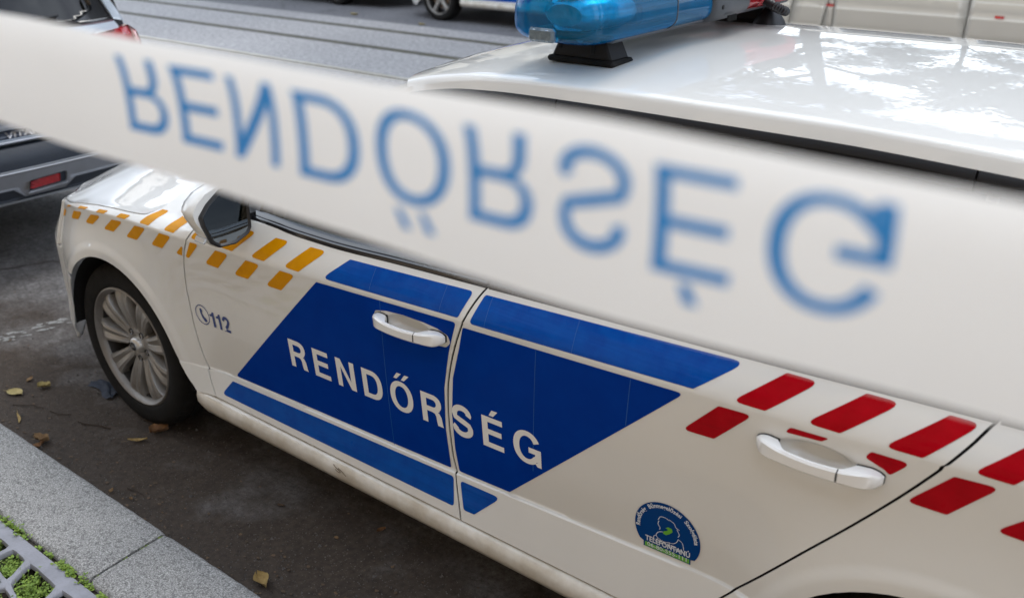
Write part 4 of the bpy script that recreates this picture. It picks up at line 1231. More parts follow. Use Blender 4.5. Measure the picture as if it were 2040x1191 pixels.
w_ = txw('TELEFONTANÚ'); s_ = .110 / w_
sticker_text('sticker_word', 'TELEFONTANÚ', m_pale, lambda a, b: (sx - .053 + a, .5048 + b * 1.30 + a * .018), s_, .022)
w_ = txw('06-80-555-111'); s_ = .098 / w_
sticker_text('sticker_number', '06-80-555-111', m_pale, lambda a, b: (sx - .0485 + a, .4900 + b * .95 + a * .018), s_, .004)
for word, a_s, a_e in (('Rendőrség', 187, 139), ('Bűnmegelőzési', 131, 62), ('Szolgálata', 53, 3)):
    w_ = txw(word)
    rr = .0668
    sc_ = RAD(a_s - a_e) * rr / w_
    def fn(a, b, a_s=a_s, sc_=sc_, rr=rr):
        th = RAD(a_s) - a / rr; r = rr + b * (.0108 / .72) / sc_ * 1.0
        return (sx + r * math.cos(th), sz + r * math.sin(th))
    sticker_text('sticker_word', word, m_pale, fn, sc_, .020)
def sline(pts, w2=.0014):
    cl = catmull([(sx + a, sz + b) for a, b in pts], 5)
    sput('sticker_line', [_ribbon(cl, w2)], m_pale, -.0022)
# a caller with a receiver: hair, face, collar, arm, coiled cord
for q in ([(-.022, .030), (-.016, .041), (-.004, .043), (.004, .040)], [(.004, .042), (.016, .038), (.022, .028), (.030, .025)], [(.024, .024), (.030, .012), (.027, .004)], [(-.020, .028), (-.022, .018), (-.017, .010), (-.018, .004)],
          [(-.010, .001), (-.020, -.004), (-.026, -.014), (-.022, -.022), (-.008, -.026), (.006, -.022)], [(.006, -.022), (.016, -.020), (.024, -.012), (.028, -.002)], [(.028, -.002), (.038, -.008), (.042, -.026)],
          [(.006, -.022), (.008, -.030), (.006, -.038)], [(-.026, -.016), (-.032, -.022), (-.030, -.032), (-.020, -.036)]):
    sline(q)
cord = []
for k in range(64):
    u_ = k / 63
    cord.append((-.022 + .064 * u_ - .0035 * math.sin(u_ * 44), -.0265 - .006 * math.sin(u_ * 2.2) + .003 * math.cos(u_ * 44)))
def cl2(pts, w2):
    out_ = [(sx + a, sz + b) for a, b in pts]
    for i in range(len(out_) - 1):
        a, b = Vector(out_[i]), Vector(out_[i + 1]); d = (b - a).normalized(); n_ = Vector((-d.y, d.x)) * w2 / 2
        yield [tuple(a + n_), tuple(b + n_), tuple(b - n_), tuple(a - n_)]
_q = [q for l in cl2(cord, .0010) for q in l]
sput('sticker_cord', [_q], m_pale, -.0022, tris=[t for k in range(len(_q) // 4) for t in ((4 * k, 4 * k + 1, 4 * k + 2), (4 * k, 4 * k + 2, 4 * k + 3))])
sput('sticker_receiver', [[(sx + a, sz + b) for a, b in [(-.004, .014), (.003, .021), (.012, .020), (.014, .012), (.006, .002), (-.002, -.004), (-.009, -.003), (-.008, .004), (-.002, .008), (.003, .012), (.001, .015)]]], m_green, -.0026)

# --- side mirror
mo = round_poly([(-.133, 1.030), (-.129, 1.008), (-.118, .983), (-.101, .945), (-.080, .9225), (-.03, .9215), (.018, .938), (.034, .956), (.041, 1.04), (.02, 1.088), (-.035, 1.092), (-.082, 1.076), (-.114, 1.054)], .035, 6)
mf = round_poly([(-.117, 1.019), (-.114, .992), (-.100, .943), (-.082, .929), (-.032, .927), (.015, .945), (.027, .96), (.037, 1.038), (.013, 1.082), (-.037, 1.080), (-.086, 1.049)], .012, 3)
mc = (-.042, 1.005)
def mring(pl, sc, x, dy=0.0, dz=0.0):
    return [(x + (q[0] - mc[0]) * .085 - (q[1] - mc[1]) * .18, mc[0] + (q[0] - mc[0]) * sc + dy, mc[1] + (q[1] - mc[1]) * sc + dz) for q in pl]
MIRR = MB().loft([mring(mo, .97, .797), mring(mo, 1.0, .789), mring(mo, 1.01, .774), mring(mo, .97, .750), mring(mo, .86, .727), mring(mo, .6, .710), mring(mo, .2, .704)], True, True).obj('door_mirror', paint, CAR, 60)
MB().loft([mring(mf, .84, .800), mring(mf, .87, .805), mring(mf, .94, .811), mring(mf, 1.0, .808), mring(mf, 1.01, .797), mring(mf, .97, .790)], True, False).obj('mirror_frame', m_black, MIRR, 50)
mg = mring(mf, .885, .8055)
MB().add(mg, [tuple(range(len(mg)))]).obj('mirror_glass', m_mirror, MIRR, None, fix=False)
MB().loft([[(x + dx, y, z) for dx, z in ((0, .955), (.03, .950), (.035, .985), (0, .995))] for x, y in ((.745, .03), (.75, .085), (.765, .125))], True, True).obj('mirror_foot', m_black, MIRR)
MB().box((.778, -.112, .952), (.046, .008, .018), .003, Matrix.Rotation(RAD(-32), 3, 'X')).obj('mirror_indicator', m_lamp_clear, MIRR)
# triangle cover where the mirror meets the window
surf_patch('mirror_cover', [[(.61, ZB(.61) + .008), (.80, ZB(.8) + .010), (.795, dlo(.795) - .01), (.62, dlo(.62))]], G, Gn, m_black, CAR, off=-.004, rim=.015)

# --- other side: mirrored copies of the side parts (without writing)
def flip(o, top=True):
    c = o.copy(); COL.objects.link(c); c.parent = CAR
    c.scale = (1, -1, 1); ORG[c.name] = ORG[CAR.name]
    for ch in o.children:
        if ch.name.split('.')[0] in ('letter', 'digit', 'phone_ring', 'phone_symbol') or ch.name.startswith('sticker'):
            continue
        d = ch.copy(); COL.objects.link(d); d.parent = c; ORG[d.name] = ORG[CAR.name]
    return c
for o in [FENDER, FDOOR, RDOOR, QUART, FBUMP, RBUMP, BOOTF, TLAMP, HLAMP, GRILLE, BACK, SILL, APIL, CPIL, MIRR] + WELLS + GLASS + BP + BELT + RT + WHEELS:
    flip(o)
# ---------------------------------------------------------------- lightbar on the police car roof
def lens_mat(name, col, tint, mixv=.45):
    m = bpy.data.materials.new(name); m.use_nodes = True; MATS[name] = m
    n = m.node_tree.nodes; L = m.node_tree.links; b = n['Principled BSDF']
    b.inputs['Base Color'].default_value = (*col, 1); b.inputs['Roughness'].default_value = .12; b.inputs['Coat Weight'].default_value = .6
    t = n.new('ShaderNodeTexCoord'); z = n.new('ShaderNodeTexNoise'); z.inputs['Scale'].default_value = 16; z.inputs['Detail'].default_value = 4; L.new(t.outputs['Object'], z.inputs['Vector'])
    r = n.new('ShaderNodeValToRGB'); r.color_ramp.elements[0].position = .3; r.color_ramp.elements[1].position = .7
    r.color_ramp.elements[0].color = (*[c * .75 for c in col], 1); r.color_ramp.elements[1].color = (*col, 1)
    L.new(z.outputs['Fac'], r.inputs[0]); L.new(r.outputs[0], b.inputs['Base Color'])
    tr = n.new('ShaderNodeBsdfTransparent'); tr.inputs[0].default_value = (*tint, 1)
    x = n.new('ShaderNodeMixShader'); x.inputs[0].default_value = mixv
    L.new(b.outputs[0], x.inputs[1]); L.new(tr.outputs[0], x.inputs[2]); L.new(x.outputs[0], n['Material Output'].inputs[0])
    return m
m_lens_blue = lens_mat('blue_lens', (.003, .21, .45), (.10, .66, .93), .62)
m_lens_red = lens_mat('red_lens_bar', (.42, .012, .02), (.85, .08, .08), .35)
m_refl = mat('reflector', (.55, .60, .66), .2, metal=.9, rvar=.1, var=.2)
m_bar_grey = mat('bar_grey', (.055, .060, .068), .42, var=.2, vscale=12, bump=.05, bscale=500)
LBX, LBZ = 1.640, 1.497
BAR = MB().box((LBX, YC, LBZ + .016), (.24, 1.02, .018), .006).obj('lightbar', m_bar_grey, CAR)
def lens_section(y, a, ztop, zbot, dx=0.0, n_=28, e=.0):
    row = []
    for k in range(n_):
        th = 2 * math.pi * k / n_; c, s = math.cos(th), math.sin(th)
        px = a * math.copysign(abs(c) ** .62, c)
        h = ztop if s > 0 else zbot
        pz = h * math.copysign(abs(s) ** .70, s)
        k2 = 1 + e
        row.append((LBX + dx + px * k2, y, LBZ + .055 + pz * k2))
    return row
def lens(name, y_end, y_in, m, sgn):
    secs = []; n_st = 150
    for i in range(n_st + 1):
        q = i / n_st; y = lerp(y_end, y_in, q); d = abs(y - y_end)
        k = math.sqrt(max(0.0, 1 - (1 - clamp(d / .105)) ** 2.6)); k = max(.04, k)
        e = (.010 if i % 2 else -.010) if d > .006 and d < .36 else 0
        secs.append(lens_section(y, .136 * (.46 + .54 * k), .090 * (.55 + .45 * k), .052 * (.50 + .50 * k), .008, 30, e))
    return MB().loft(secs, True, True).obj(name, m, BAR, 55)
lens('blue_lens', .298, .845, m_lens_blue, 1)
lens('red_lens', 2 * YC - .298, 2 * YC - .845, m_lens_red, -1)
for y0, y1 in ((.352, .58), (2 * YC - .58, 2 * YC - .352)):
    MB().lathe([(.0, .0), (.060, .0), (.066, .01), (.066, .06), (.05, .09), (0, .095)], (LBX - .01, (y0 + y1) / 2 - .02, LBZ + .028), 'z', 28).obj('rotating_reflector', m_refl, BAR, 40)
    MB().box((LBX, y0 + .30, LBZ + .055), (.20, .20, .05), .01).obj('lamp_block', m_bar_grey, BAR)
    MB().loft([[(LBX + .10 * c_ * sq, y0 + q, LBZ + .065 + .05 * s_ * sq) for c_, s_ in [(math.cos(2 * math.pi * k / 16), math.sin(2 * math.pi * k / 16)) for k in range(16)]] for q, sq in ((.02, .5), (.06, .85), (.17, .95), (.20, .9))], True, True).obj('inner_dome', mat('inner_dome', (.62, .68, .72), .25, metal=.6, var=.4, vscale=30), BAR, 50)
# seam ring of the lens
for y in (.655,):
    s1 = lens_section(y, .1366, .0904, .0524, .008, 30, .012)
    MB().tube(s1 + [s1[0]], .0016, 6).obj('lens_seam', m_bar_grey, BAR)
MB().box((LBX - .008, .2975, LBZ + .029), (.072, .020, .032), .006).obj('side_lamp', mat('side_lamp_lens', (.16, .22, .27), .12, coat=.9, col2=(.07, .11, .15), vscale=70), BAR)
for dx in (-.026, .010):
    MB().lathe([(0, -.0085), (.012, -.0075), (.013, -.006)], (LBX + dx, .2960, LBZ + .029), 'y', 14).obj('side_lamp_bulb', m_refl, BAR)
# centre unit: loudspeaker housing
cs = []
for y, a, zt, zb in ((.846, .145, .085, .050), (.856, .158, .098, .058), (.93, .162, .100, .060), (1.0, .160, .099, .060), (1.055, .156, .096, .056), (2 * YC - .846, .145, .085, .05)):
    cs.append(lens_section(y, a, zt, zb, 0, 28))
MB().loft(cs, True, True).obj('speaker_housing', m_bar_grey, BAR, 50)
for k in range(6):
    MB().box((LBX + .1595, .915 + k * .009, LBZ + .014), (.006, .003, .016), .001).obj('speaker_slot', m_void, BAR)
MB().lathe([(0, .003), (.006, .002), (.006, -.004)], (LBX + .158, .880, LBZ + .046), 'x', 12).obj('screw', m_void, BAR)
# feet
def foot(y, sgn):
    zr = 1.4480
    W0, W1 = .118, .075
    secs = []
    for z, ax, ay in ((zr + .012, .092, .040), (zr + .016, .090, .040), (zr + .040, .078, .038), (zr + .066, .066, .034)):
        secs.append([(LBX + .012 + ax * .93 * cx, y + ay * cy, z) for cx, cy in ((-1, -.9), (-.94, -1), (.94, -1), (1, -.9), (1, .9), (.94, 1), (-.94, 1), (-1, .9))])
    f = MB().loft(secs, True, True).obj('lightbar_foot', mat('foot_black', (.012, .012, .014), .5, spec=.25, var=.2), BAR, 40)
    MB().box((LBX + .012, y, zr + .003), (.192, .098, .014), .005).obj('rubber_pad', m_rubber, BAR)
    return f
foot(.470, 1); foot(2 * YC - .470, -1)
a = MB().lathe([(0, -.002), (.0105, -.002), (.0105, .002)], (LBX + .007, .4320, 1.4515 + .052), 'y', 24)
a.obj('round_label', mat('label_white', (.8, .8, .8), .5, var=.05), BAR)
for dx, dz in ((-.050, .036), (.045, .030)):
    MB().box((LBX + dx, .4300, 1.4515 + dz), (.010, .006, .024), .002).obj('foot_slot', m_void, BAR)
# corrugated cable at the far foot
path = []
for q in frange(0, 1, .02):
    path.append((LBX + .10 + .10 * math.sin(q * 3.1), 1.20 + .10 * q - .05 * math.sin(q * 3.14), LBZ + .045 - .035 * q - .02 * math.sin(q * 3.14)))
MB().tube(path, [.0135 if i % 2 else .0105 for i in range(len(path))], 10).obj('corrugated_cable', m_black, BAR, 60)
MB().lathe([(.0, .07), (.02, .055), (.045, .02), (.055, 0)], (LBX + .11, 1.31, 1.4410), 'z', 20).obj('aerial_base', m_black, BAR)

# ---------------------------------------------------------------- barrier tape in the foreground
def film_mat(name, c0, c1, ct, mixv):
    """thin plastic film: half reflects, half lets light through"""
    m = bpy.data.materials.new(name); m.use_nodes = True; MATS[name] = m
    n = m.node_tree.nodes; L = m.node_tree.links; b = n['Principled BSDF']
    b.inputs['Roughness'].default_value = .42; b.inputs['Coat Weight'].default_value = .1
    t = n.new('ShaderNodeTexCoord'); z = n.new('ShaderNodeTexNoise'); z.inputs['Scale'].default_value = 22; L.new(t.outputs['Object'], z.inputs['Vector'])
    r = n.new('ShaderNodeValToRGB'); r.color_ramp.elements[0].color = (*c0, 1); r.color_ramp.elements[1].color = (*c1, 1); L.new(z.outputs['Fac'], r.inputs[0]); L.new(r.outputs[0], b.inputs['Base Color'])
    tl = n.new('ShaderNodeBsdfTranslucent'); tl.inputs[0].default_value = (*ct, 1)
    x = n.new('ShaderNodeMixShader'); x.inputs[0].default_value = mixv
    L.new(b.outputs[0], x.inputs[1]); L.new(tl.outputs[0], x.inputs[2]); L.new(x.outputs[0], n['Material Output'].inputs[0])
    return m
m_tape = film_mat('tape_film', (.87, .845, .80), (.90, .88, .845), (.93, .905, .865), .50)
m_ink = film_mat('tape_ink', (.03, .235, .62), (.04, .27, .68), (.06, .40, .86), .42)
TZT = Pchip([(.15, 1.775), (1.6, 1.769), (2.05, 1.7665), (2.25, 1.7653), (2.45, 1.7619), (2.65, 1.7605), (2.72, 1.760), (2.78, 1.7573), (2.84, 1.7545), (2.9, 1.752), (3.4, 1.742), (4.6, 1.72)])
TZB = Pchip([(.15, 1.700), (1.6, 1.695), (2.05, 1.6912), (2.25, 1.6828), (2.45, 1.6780), (2.55, 1.6745), (2.65, 1.6698), (2.78, 1.6683), (2.9, 1.6705), (3.4, 1.672), (4.6, 1.645)])
TY = Pchip([(.15, -1.190), (1.6, -1.184), (2.0, -1.180), (2.22, -1.1736), (2.4, -1.1681), (2.54, -1.1635), (2.667, -1.1605), (2.767, -1.1565), (2.84, -1.1533), (2.94, -1.148), (3.4, -1.135), (4.6, -1.11)])
TDZ = Pchip([(2.0, .0040), (2.35, .0030), (2.5, .0020), (2.68, .0012), (2.8, .0022), (2.95, .0025), (3.4, .0025)])
def tape_pt(x_, w_, off=0.0):
    """w_ = 0 top edge, 1 bottom edge; the film stands on edge and rolls back a little at both edges"""
    k = 2 * w_ - 1
    e = (-.005 * k * k if k > 0 else -.010 * abs(k) ** 3) + .0012 * math.sin(x_ * 31 + w_ * 2)
    return (x_, TY(x_) + e - off, lerp(TZT(x_) + TDZ(x_), TZB(x_) + .0020, w_))
def tape_n(x_, w_, e=.01):
    a = Vector(tape_pt(x_ - e, w_)); b_ = Vector(tape_pt(x_ + e, w_)); c = Vector(tape_pt(x_, w_ + e)); d = Vector(tape_pt(x_, w_ - e))
    return tuple((b_ - a).cross(d - c).normalized())
secs = [[tape_pt(x_, w_) for w_ in frange(0, 1, .05)] for x_ in frange(.15, 4.6, .02)]
TAPE = MB().loft(secs, False, False).obj('barrier_tape', m_tape, None, 80, org=None)
tag(TAPE, 'white police barrier tape with blue lettering, blurred close in front of the car', 'barrier tape')
xs_ = [(2.3715, 2.4135), (2.4235, 2.4630), (2.4740, 2.5130), (2.5300, 2.5765), (2.5885, 2.6360), (2.6475, 2.6870), (2.6985, 2.7365), (2.7480, 2.7840), (2.7970, 2.8440)]
def tape_letters(x_off):
    for ch, (xa, xb) in zip('RENDŐRSÉG', xs_):
        W_, pieces = glyph(ch, .135)
        z0_ = lerp(1.7520, 1.7437, clamp((xa - 2.37) / .45)); hh = .0472 if ch != 'S' else .046
        for loops in pieces:
            ll = []
            for l in loops:
                q_ = []
                for a, b_ in l:
                    X_ = xa + a / W_ * (xb - xa) + x_off
                    q_.append((X_, (TZT(X_ - x_off) + TDZ(X_ - x_off) - (z0_ - b_ * hh)) / (TZT(X_ - x_off) + TDZ(X_ - x_off) - TZB(X_ - x_off) - .0020)))
                ll.append(q_)
            ts = [q[0] for q in ll[0]]
            surf_patch('letter', ll, tape_pt, tape_n, m_ink, TAPE, us=frange(min(ts), max(ts), .01)[1:-1], vs=frange(.05, 1, .05), off=.0007)
tape_letters(0); tape_letters(-.72); tape_letters(.72)

# ---------------------------------------------------------------- fallen leaves, twigs, grit
def leaf_mat(i, c, c2):
    return mat('dry_leaf_%d' % i, c, .8, col2=c2, vscale=60, bump=.3, bscale=200)
LM = [leaf_mat(0, (.26, .135, .055), (.15, .07, .03)), leaf_mat(1, (.38, .27, .10), (.24, .15, .05)), leaf_mat(2, (.33, .21, .10), (.20, .12, .06)), leaf_mat(3, (.12, .075, .045), (.06, .04, .025)), leaf_mat(4, (.45, .36, .16), (.30, .24, .09))]
def leaf(x_, y_, rz, l, wdt, m, label, curl=.3, lobes=0, z0=.006, seed=0):
    rnd = random.Random(seed + 5)
    n_ = 14; v = []; f = []
    R = Matrix.Rotation(rz, 3, 'Z')
    for i in range(n_ + 1):
        q = i / n_
        w_ = wdt * math.sin(math.pi * min(1, q * .97 + .015)) ** .75 * (1 - .25 * q)
        if lobes: w_ *= 1 + .38 * math.sin(q * math.pi * lobes) * (1 - q * .3)
        for s in (-1, -.5, 0, .5, 1):
            h = z0 + curl * l * (.28 * (2 * q - 1) ** 2 + .30 * (s * wdt / l * 1.8) ** 2) + rnd.gauss(0, .0009) - (.0 if s else .0012)
            p_ = R @ Vector(((q - .5) * l, s * w_ * .5 * (1 - .12 * curl) + .06 * l * math.sin(q * 3), 0))
            v.append((x_ + p_.x, y_ + p_.y, max(z0 - .002, h)))
    for i in range(n_):
        for j in range(4):
            a = i * 5 + j; f.append((a, a + 5, a + 6, a + 1))
    k = len(v)
    st = [R @ Vector((-.5 * l - d, .02 * l, 0)) for d in (0, l * .35)]
    v += [(x_ + st[0].x, y_ + st[0].y - .0007, z0 + .002), (x_ + st[0].x, y_ + st[0].y + .0007, z0 + .002), (x_ + st[1].x, y_ + st[1].y + .0006, z0), (x_ + st[1].x, y_ + st[1].y - .0006, z0)]
    f.append((k, k + 1, k + 2, k + 3))
    o = MB().add(v, f).obj('fallen_leaf', m, None, 60, fix=False)
    c = Vector((x_, y_, 0)); o.data.transform(Matrix.Translation(-c)); o.location = c
    return tag(o, label, 'leaf', 'leaves fallen on the asphalt')
leaf(.107, .032, 1.0, .066, .062, LM[0], 'broad brown dry leaf on the asphalt below the sill', .35, 3, seed=1)
leaf(.099, -.051, .75, .070, .022, LM[1], 'narrow curled yellowish leaf beside the broad brown leaf', .5, seed=2)
leaf(-.174, -.262, .4, .062, .045, LM[2], 'crumpled tan leaf lying against the kerb, left of the wheel', .55, 4, seed=3)
leaf(-.150, -.285, 1.9, .05, .03, LM[0], 'small orange-brown leaf scrap tucked against the kerb', .5, 2, seed=4)
leaf(1.058, -.258, -.3, .070, .044, LM[1], 'curled golden leaf at the kerb edge, at the bottom of the picture', .5, 2, seed=5)
leaf(1.161, .122, 1.1, .028, .020, LM[0], 'small reddish brown leaf fragment under the rear door', .5, seed=6)
leaf(1.077, .012, .2, .014, .012, LM[2], 'tiny tan leaf chip on the dark asphalt', .4, seed=7)
leaf(-.601, -.151, .3, .075, .055, LM[4], 'flat pale grey-yellow leaf on the asphalt at the left edge', .12, seed=8)
leaf(-.555, -.055, .8, .050, .045, LM[4], 'yellow leaf with ragged edge left of the front wheel', .35, 3, seed=9)
leaf(-.66, -.06, 2.1, .04, .022, LM[2], 'small tan leaf next to the ragged yellow leaf', .3, seed=10)
leaf(.304, -.276, 2.0, .022, .016, LM[2], 'small brown leaf scrap by the middle of the long kerb stone', .4, seed=11)
leaf(.812, .015, .5, .026, .014, LM[3], 'dark brown leaf crumb halfway along the sill', .4, seed=12)
leaf(-.398, -.240, -.4, .085, .012, LM[1], 'thin straw-coloured stalk at the left end of the kerb', .2, seed=13)
leaf(.395, -.262, -.1, .016, .012, LM[2], 'tiny curled leaf near the kerb edge', .4, seed=14)
leaf(-7.9, 8.6, .3, .12, .09, LM[4], 'yellow-green leaf on the far lane in front of the dark car', .3, 3, seed=15)
leaf(-6.35, 8.42, .3, .10, .07, LM[4], 'pale leaf on the far lane near the far police car', .3, 2, seed=16)
def twig(pts, r, label):
    o = MB().tube(pts, r, 5).obj('twig', mat('twig_bark', (.06, .042, .03), .9, var=.3, vscale=40), None)
    return tag(o, label, 'twig', 'twigs on the asphalt')
twig([(.33, -.235, .005), (.37, -.225, .006), (.405, -.222, .004)], .0014, 'pale thin twig lying near the kerb edge')
twig([(-.20, -.11, .005), (-.16, -.105, .007), (-.11, -.075, .005), (-.06, -.065, .006)], .0028, 'dark forked twig on the asphalt before the front wheel')
twig([(-.36, -.135, .004), (-.31, -.13, .006), (-.27, -.10, .005)], .0018, 'short bent dark twig left of the forked one')
twig([(-.52, -.20, .004), (-.45, -.155, .007), (-.40, -.14, .005)], .0018, 'thin curved twig near the pale leaf at the left')
# blue-grey rag beside the tyre
rg = []
for i in range(11):
    q = i / 10
    rg.append([(-.43 + .17 * q + .008 * math.sin(j * 1.7 + q * 5), .085 + .010 * (j - 3) + .012 * math.sin(q * 5), .004 + .016 * abs(math.sin(j * .9 + q * 4)) * math.sin(math.pi * (.1 + .8 * j / 6))) for j in range(7)])
o = MB().loft(rg, False, False).obj('rag', mat('rag_cloth', (.05, .06, .085), .85, var=.4, vscale=40), None, 60, fix=False)
tag(o, 'crumpled blue-grey rag on the asphalt beside the front tyre', 'rag')
# crumbled leaf litter
rnd = random.Random(31); mb = MB()
for k in range(420):
    x_ = rnd.uniform(-1.9, 1.9); y_ = -.335 + abs(rnd.gauss(0, .11 if rnd.random() < .6 else .5))
    s = rnd.uniform(.003, .0085); a = rnd.random() * 6.28; h = rnd.uniform(.001, .005)
    n_ = 5
    mb.add([(x_ + s * rnd.uniform(.5, 1.2) * math.cos(a + 6.283 * i / n_), y_ + s * rnd.uniform(.35, .9) * math.sin(a + 6.283 * i / n_), .002 + h * rnd.random()) for i in range(n_)], [tuple(range(n_))])
o = mb.obj('leaf_litter', mat('litter', (.16, .10, .055), .85, col2=(.06, .04, .025), vscale=14), None, None, fix=False); tag(o, 'fine brown leaf crumbs lying along the kerb', 'leaf litter', kind='stuff')
# loose grit
rnd = random.Random(3); mb = MB()
for k in range(2600):
    x_ = rnd.uniform(-1.8, 2.2); y_ = -.30 + abs(rnd.gauss(0, .30))
    s = rnd.uniform(.0012, .0036) * (2.2 if rnd.random() < .06 else 1)
    a = rnd.random() * 3
    mb.add([(x_ + s * math.cos(a), y_ + s * math.sin(a), 0), (x_ + s * math.cos(a + 2), y_ + s * math.sin(a + 2), 0), (x_ + s * math.cos(a + 4.1), y_ + s * math.sin(a + 4.1), 0), (x_, y_, s * 1.2)], [(0, 1, 3), (1, 2, 3), (2, 0, 3)])
o = mb.obj('grit', mat('grit', (.17, .155, .14), .9, col2=(.06, .05, .045), vscale=200), None, None); tag(o, 'loose grit and crumbs scattered on the asphalt along the kerb', 'grit', kind='stuff')
# ---------------------------------------------------------------- cars across the street: same saloon body
def _plain(o):
    s = o.name.split('.')[0]
    return s in ('letter', 'digit', 'phone_ring', 'phone_symbol', 'seat', 'steering_wheel', 'dashboard') or s.startswith('sticker')
FAR = copy_tree(CAR, None, lambda o: _plain(o) or o.name.split('.')[0] == 'wheel')
FAR.location = CAR.location + Vector((-6.45, 8.85, 0))
tag(FAR, 'second white police car with a blue lower band, parked across the street', 'car')
for cx in (0.0, 2.761):
    w5 = make_wheel(FAR, cx, 5)
    c = copy_tree(w5, FAR); c.scale = (1, -1, 1)
m_dark = mat('dark_paint', (.012, .013, .017), .25, coat=1.0, var=.1)
def _nolivery(o):
    s = o.name.split('.')[0]
    return _plain(o) or s.startswith(('blue_', 'yellow_', 'red_stripe', 'lightbar'))
DARK = copy_tree(CAR, None, _nolivery, {'white_paint': m_dark, 'white_paint_sill': m_dark, 'handle_white': m_dark})
DARK.location = CAR.location + Vector((-11.80, 9.25, 0))
tag(DARK, 'black car parked across the street, only its wheel and underside in view', 'car')

# ---------------------------------------------------------------- grey SUV ahead of the police car
m_suv = mat('silver_blue_paint', (.46, .50, .55), .3, metal=.35, coat=1.0, var=.04)
m_suv_grey = mat('skid_grey', (.21, .215, .23), .45, metal=.2, var=.15, vscale=8, bump=.03, bscale=500)
m_suv_lip = mat('skid_lip', (.46, .48, .52), .35, metal=.3, var=.1)
m_navy_pl = mat('suv_plastic', (.024, .030, .042), .5, var=.25, vscale=10, bump=.08, bscale=400)
m_rear_glass = glass_mat('suv_glass', (.05, .06, .08))
YS = .66
SUV = thing('parked_suv', 'silver-grey SUV parked nose away just ahead of the police car', 'car', (-3.9, YS, 0))
SX = Pchip([(.30, -1.80), (.38, -1.765), (.45, -1.735), (.55, -1.722), (.62, -1.735), (.66, -1.775), (.70, -1.80), (.85, -1.795), (1.0, -1.815), (1.08, -1.845), (1.16, -1.895), (1.30, -1.985), (1.45, -2.075), (1.58, -2.15)])
def SB(y, z, off=0.0):
    d = abs(y - YS) / .885
    x_ = SX(z) - .17 * d ** 2.6 - .22 * max(0, d - .80) ** 1.5 / .09 * (.2 ** 1.5 / .2 ** 1.5) * .35
    return (x_ - off, y, z)
def SBn(y, z, e=.006):
    a = Vector(SB(y - e, z)); b_ = Vector(SB(y + e, z)); c = Vector(SB(y, z - e)); d = Vector(SB(y, z + e))
    return tuple((b_ - a).cross(d - c).normalized())
gy, gz = frange(YS - .86, YS + .86, .05), frange(.3, 1.6, .03)
def sback(name, poly, m, parent=SUV, off=0.0, rim=.02, r=.0, holes=()):
    return surf_patch(name, [round_poly(poly, r) if r else poly, *holes], SB, SBn, m, parent, us=gy, vs=gz, off=off, rim=rim)
l_, r_ = YS - .84, YS + .84
sback('rear_bumper', [(l_, .395), (r_, .395), (r_, .655), (l_, .655)], m_navy_pl, rim=.05)
fogh = round_poly([(.575, .436), (.772, .446), (.778, .503), (.583, .493)], .012)
skid = sback('skid_plate', [(l_ + .1, .462), (.50, .462), (.555, .414), (.765, .414), (.82, .458), (r_ - .1, .458), (r_ - .1, .552), (l_ + .1, .548)], m_suv_grey, off=-.010, rim=.02, holes=[fogh])
sback('skid_lip', [(l_ + .1, .545), (r_ - .1, .549), (r_ - .1, .560), (l_ + .1, .556)], m_suv_lip, skid, off=-.016, rim=.02)
sback('lamp_recess', round_poly([(.575, .436), (.772, .446), (.778, .503), (.583, .493)], .012), m_void, skid, off=.02)
sback('fog_lamp', [(.583, .444), (.742, .452), (.746, .495), (.590, .487)], m_lamp_red, skid, off=-.004, rim=.02, r=.010)
sback('lamp_sill', [(.566, .428), (.772, .437), (.776, .4445), (.572, .4355)], m_suv_lip, skid, off=-.018, rim=.012)
tg = sback('tailgate', [(YS - .72, .672), (YS + .72, .672), (YS + .72, 1.06), (YS + .66, 1.17), (YS - .66, 1.17), (YS - .72, 1.06)], m_suv, rim=.03)
sback('lower_trim', [(YS - .70, .676), (YS + .70, .676), (YS + .70, .689), (YS - .70, .689)], m_suv_lip, tg, off=-.006, rim=.006)
sback('badge_strip', [(YS - .70, .694), (YS + .70, .694), (YS + .70, .738), (YS - .70, .738)], mat('strip_navy', (.03, .04, .065), .3, coat=.6, var=.1), tg, off=-.006, rim=.006)
sback('garnish', [(YS - .70, .745), (YS + .70, .745), (YS + .70, .80), (YS - .70, .80)], m_suv_grey, tg, off=-.010, rim=.01)
v_, f_ = font_mesh('VITARA', 1.0, .03)
wv = max(q[0] for q in v_); pts = [(.548 + q[0] / wv * .215, .7005 + q[1] * .040) for q in v_]
surf_patch('badge_letters', [pts], SB, SBn, mat('badge_silver', (.75, .75, .77), .3, metal=.3, var=.05), tg, off=-.011, tris=[(q[0], q[k], q[k + 1]) for q in f_ for k in range(1, len(q) - 1)], rim=.004)
gl = [(YS - .52, 1.188), (YS + .30, 1.185), (YS + .46, 1.200), (YS + .555, 1.232), (YS + .565, 1.26), (YS + .50, 1.50), (YS - .50, 1.50), (YS - .565, 1.26), (YS - .555, 1.232)]
sback('rear_window', gl, m_rear_glass, off=-.004, rim=.01)
sback('window_surround', [(YS - .70, 1.165), (YS + .70, 1.165), (YS + .60, 1.56), (YS - .60, 1.56)], m_gloss_black, off=.012, rim=.02)
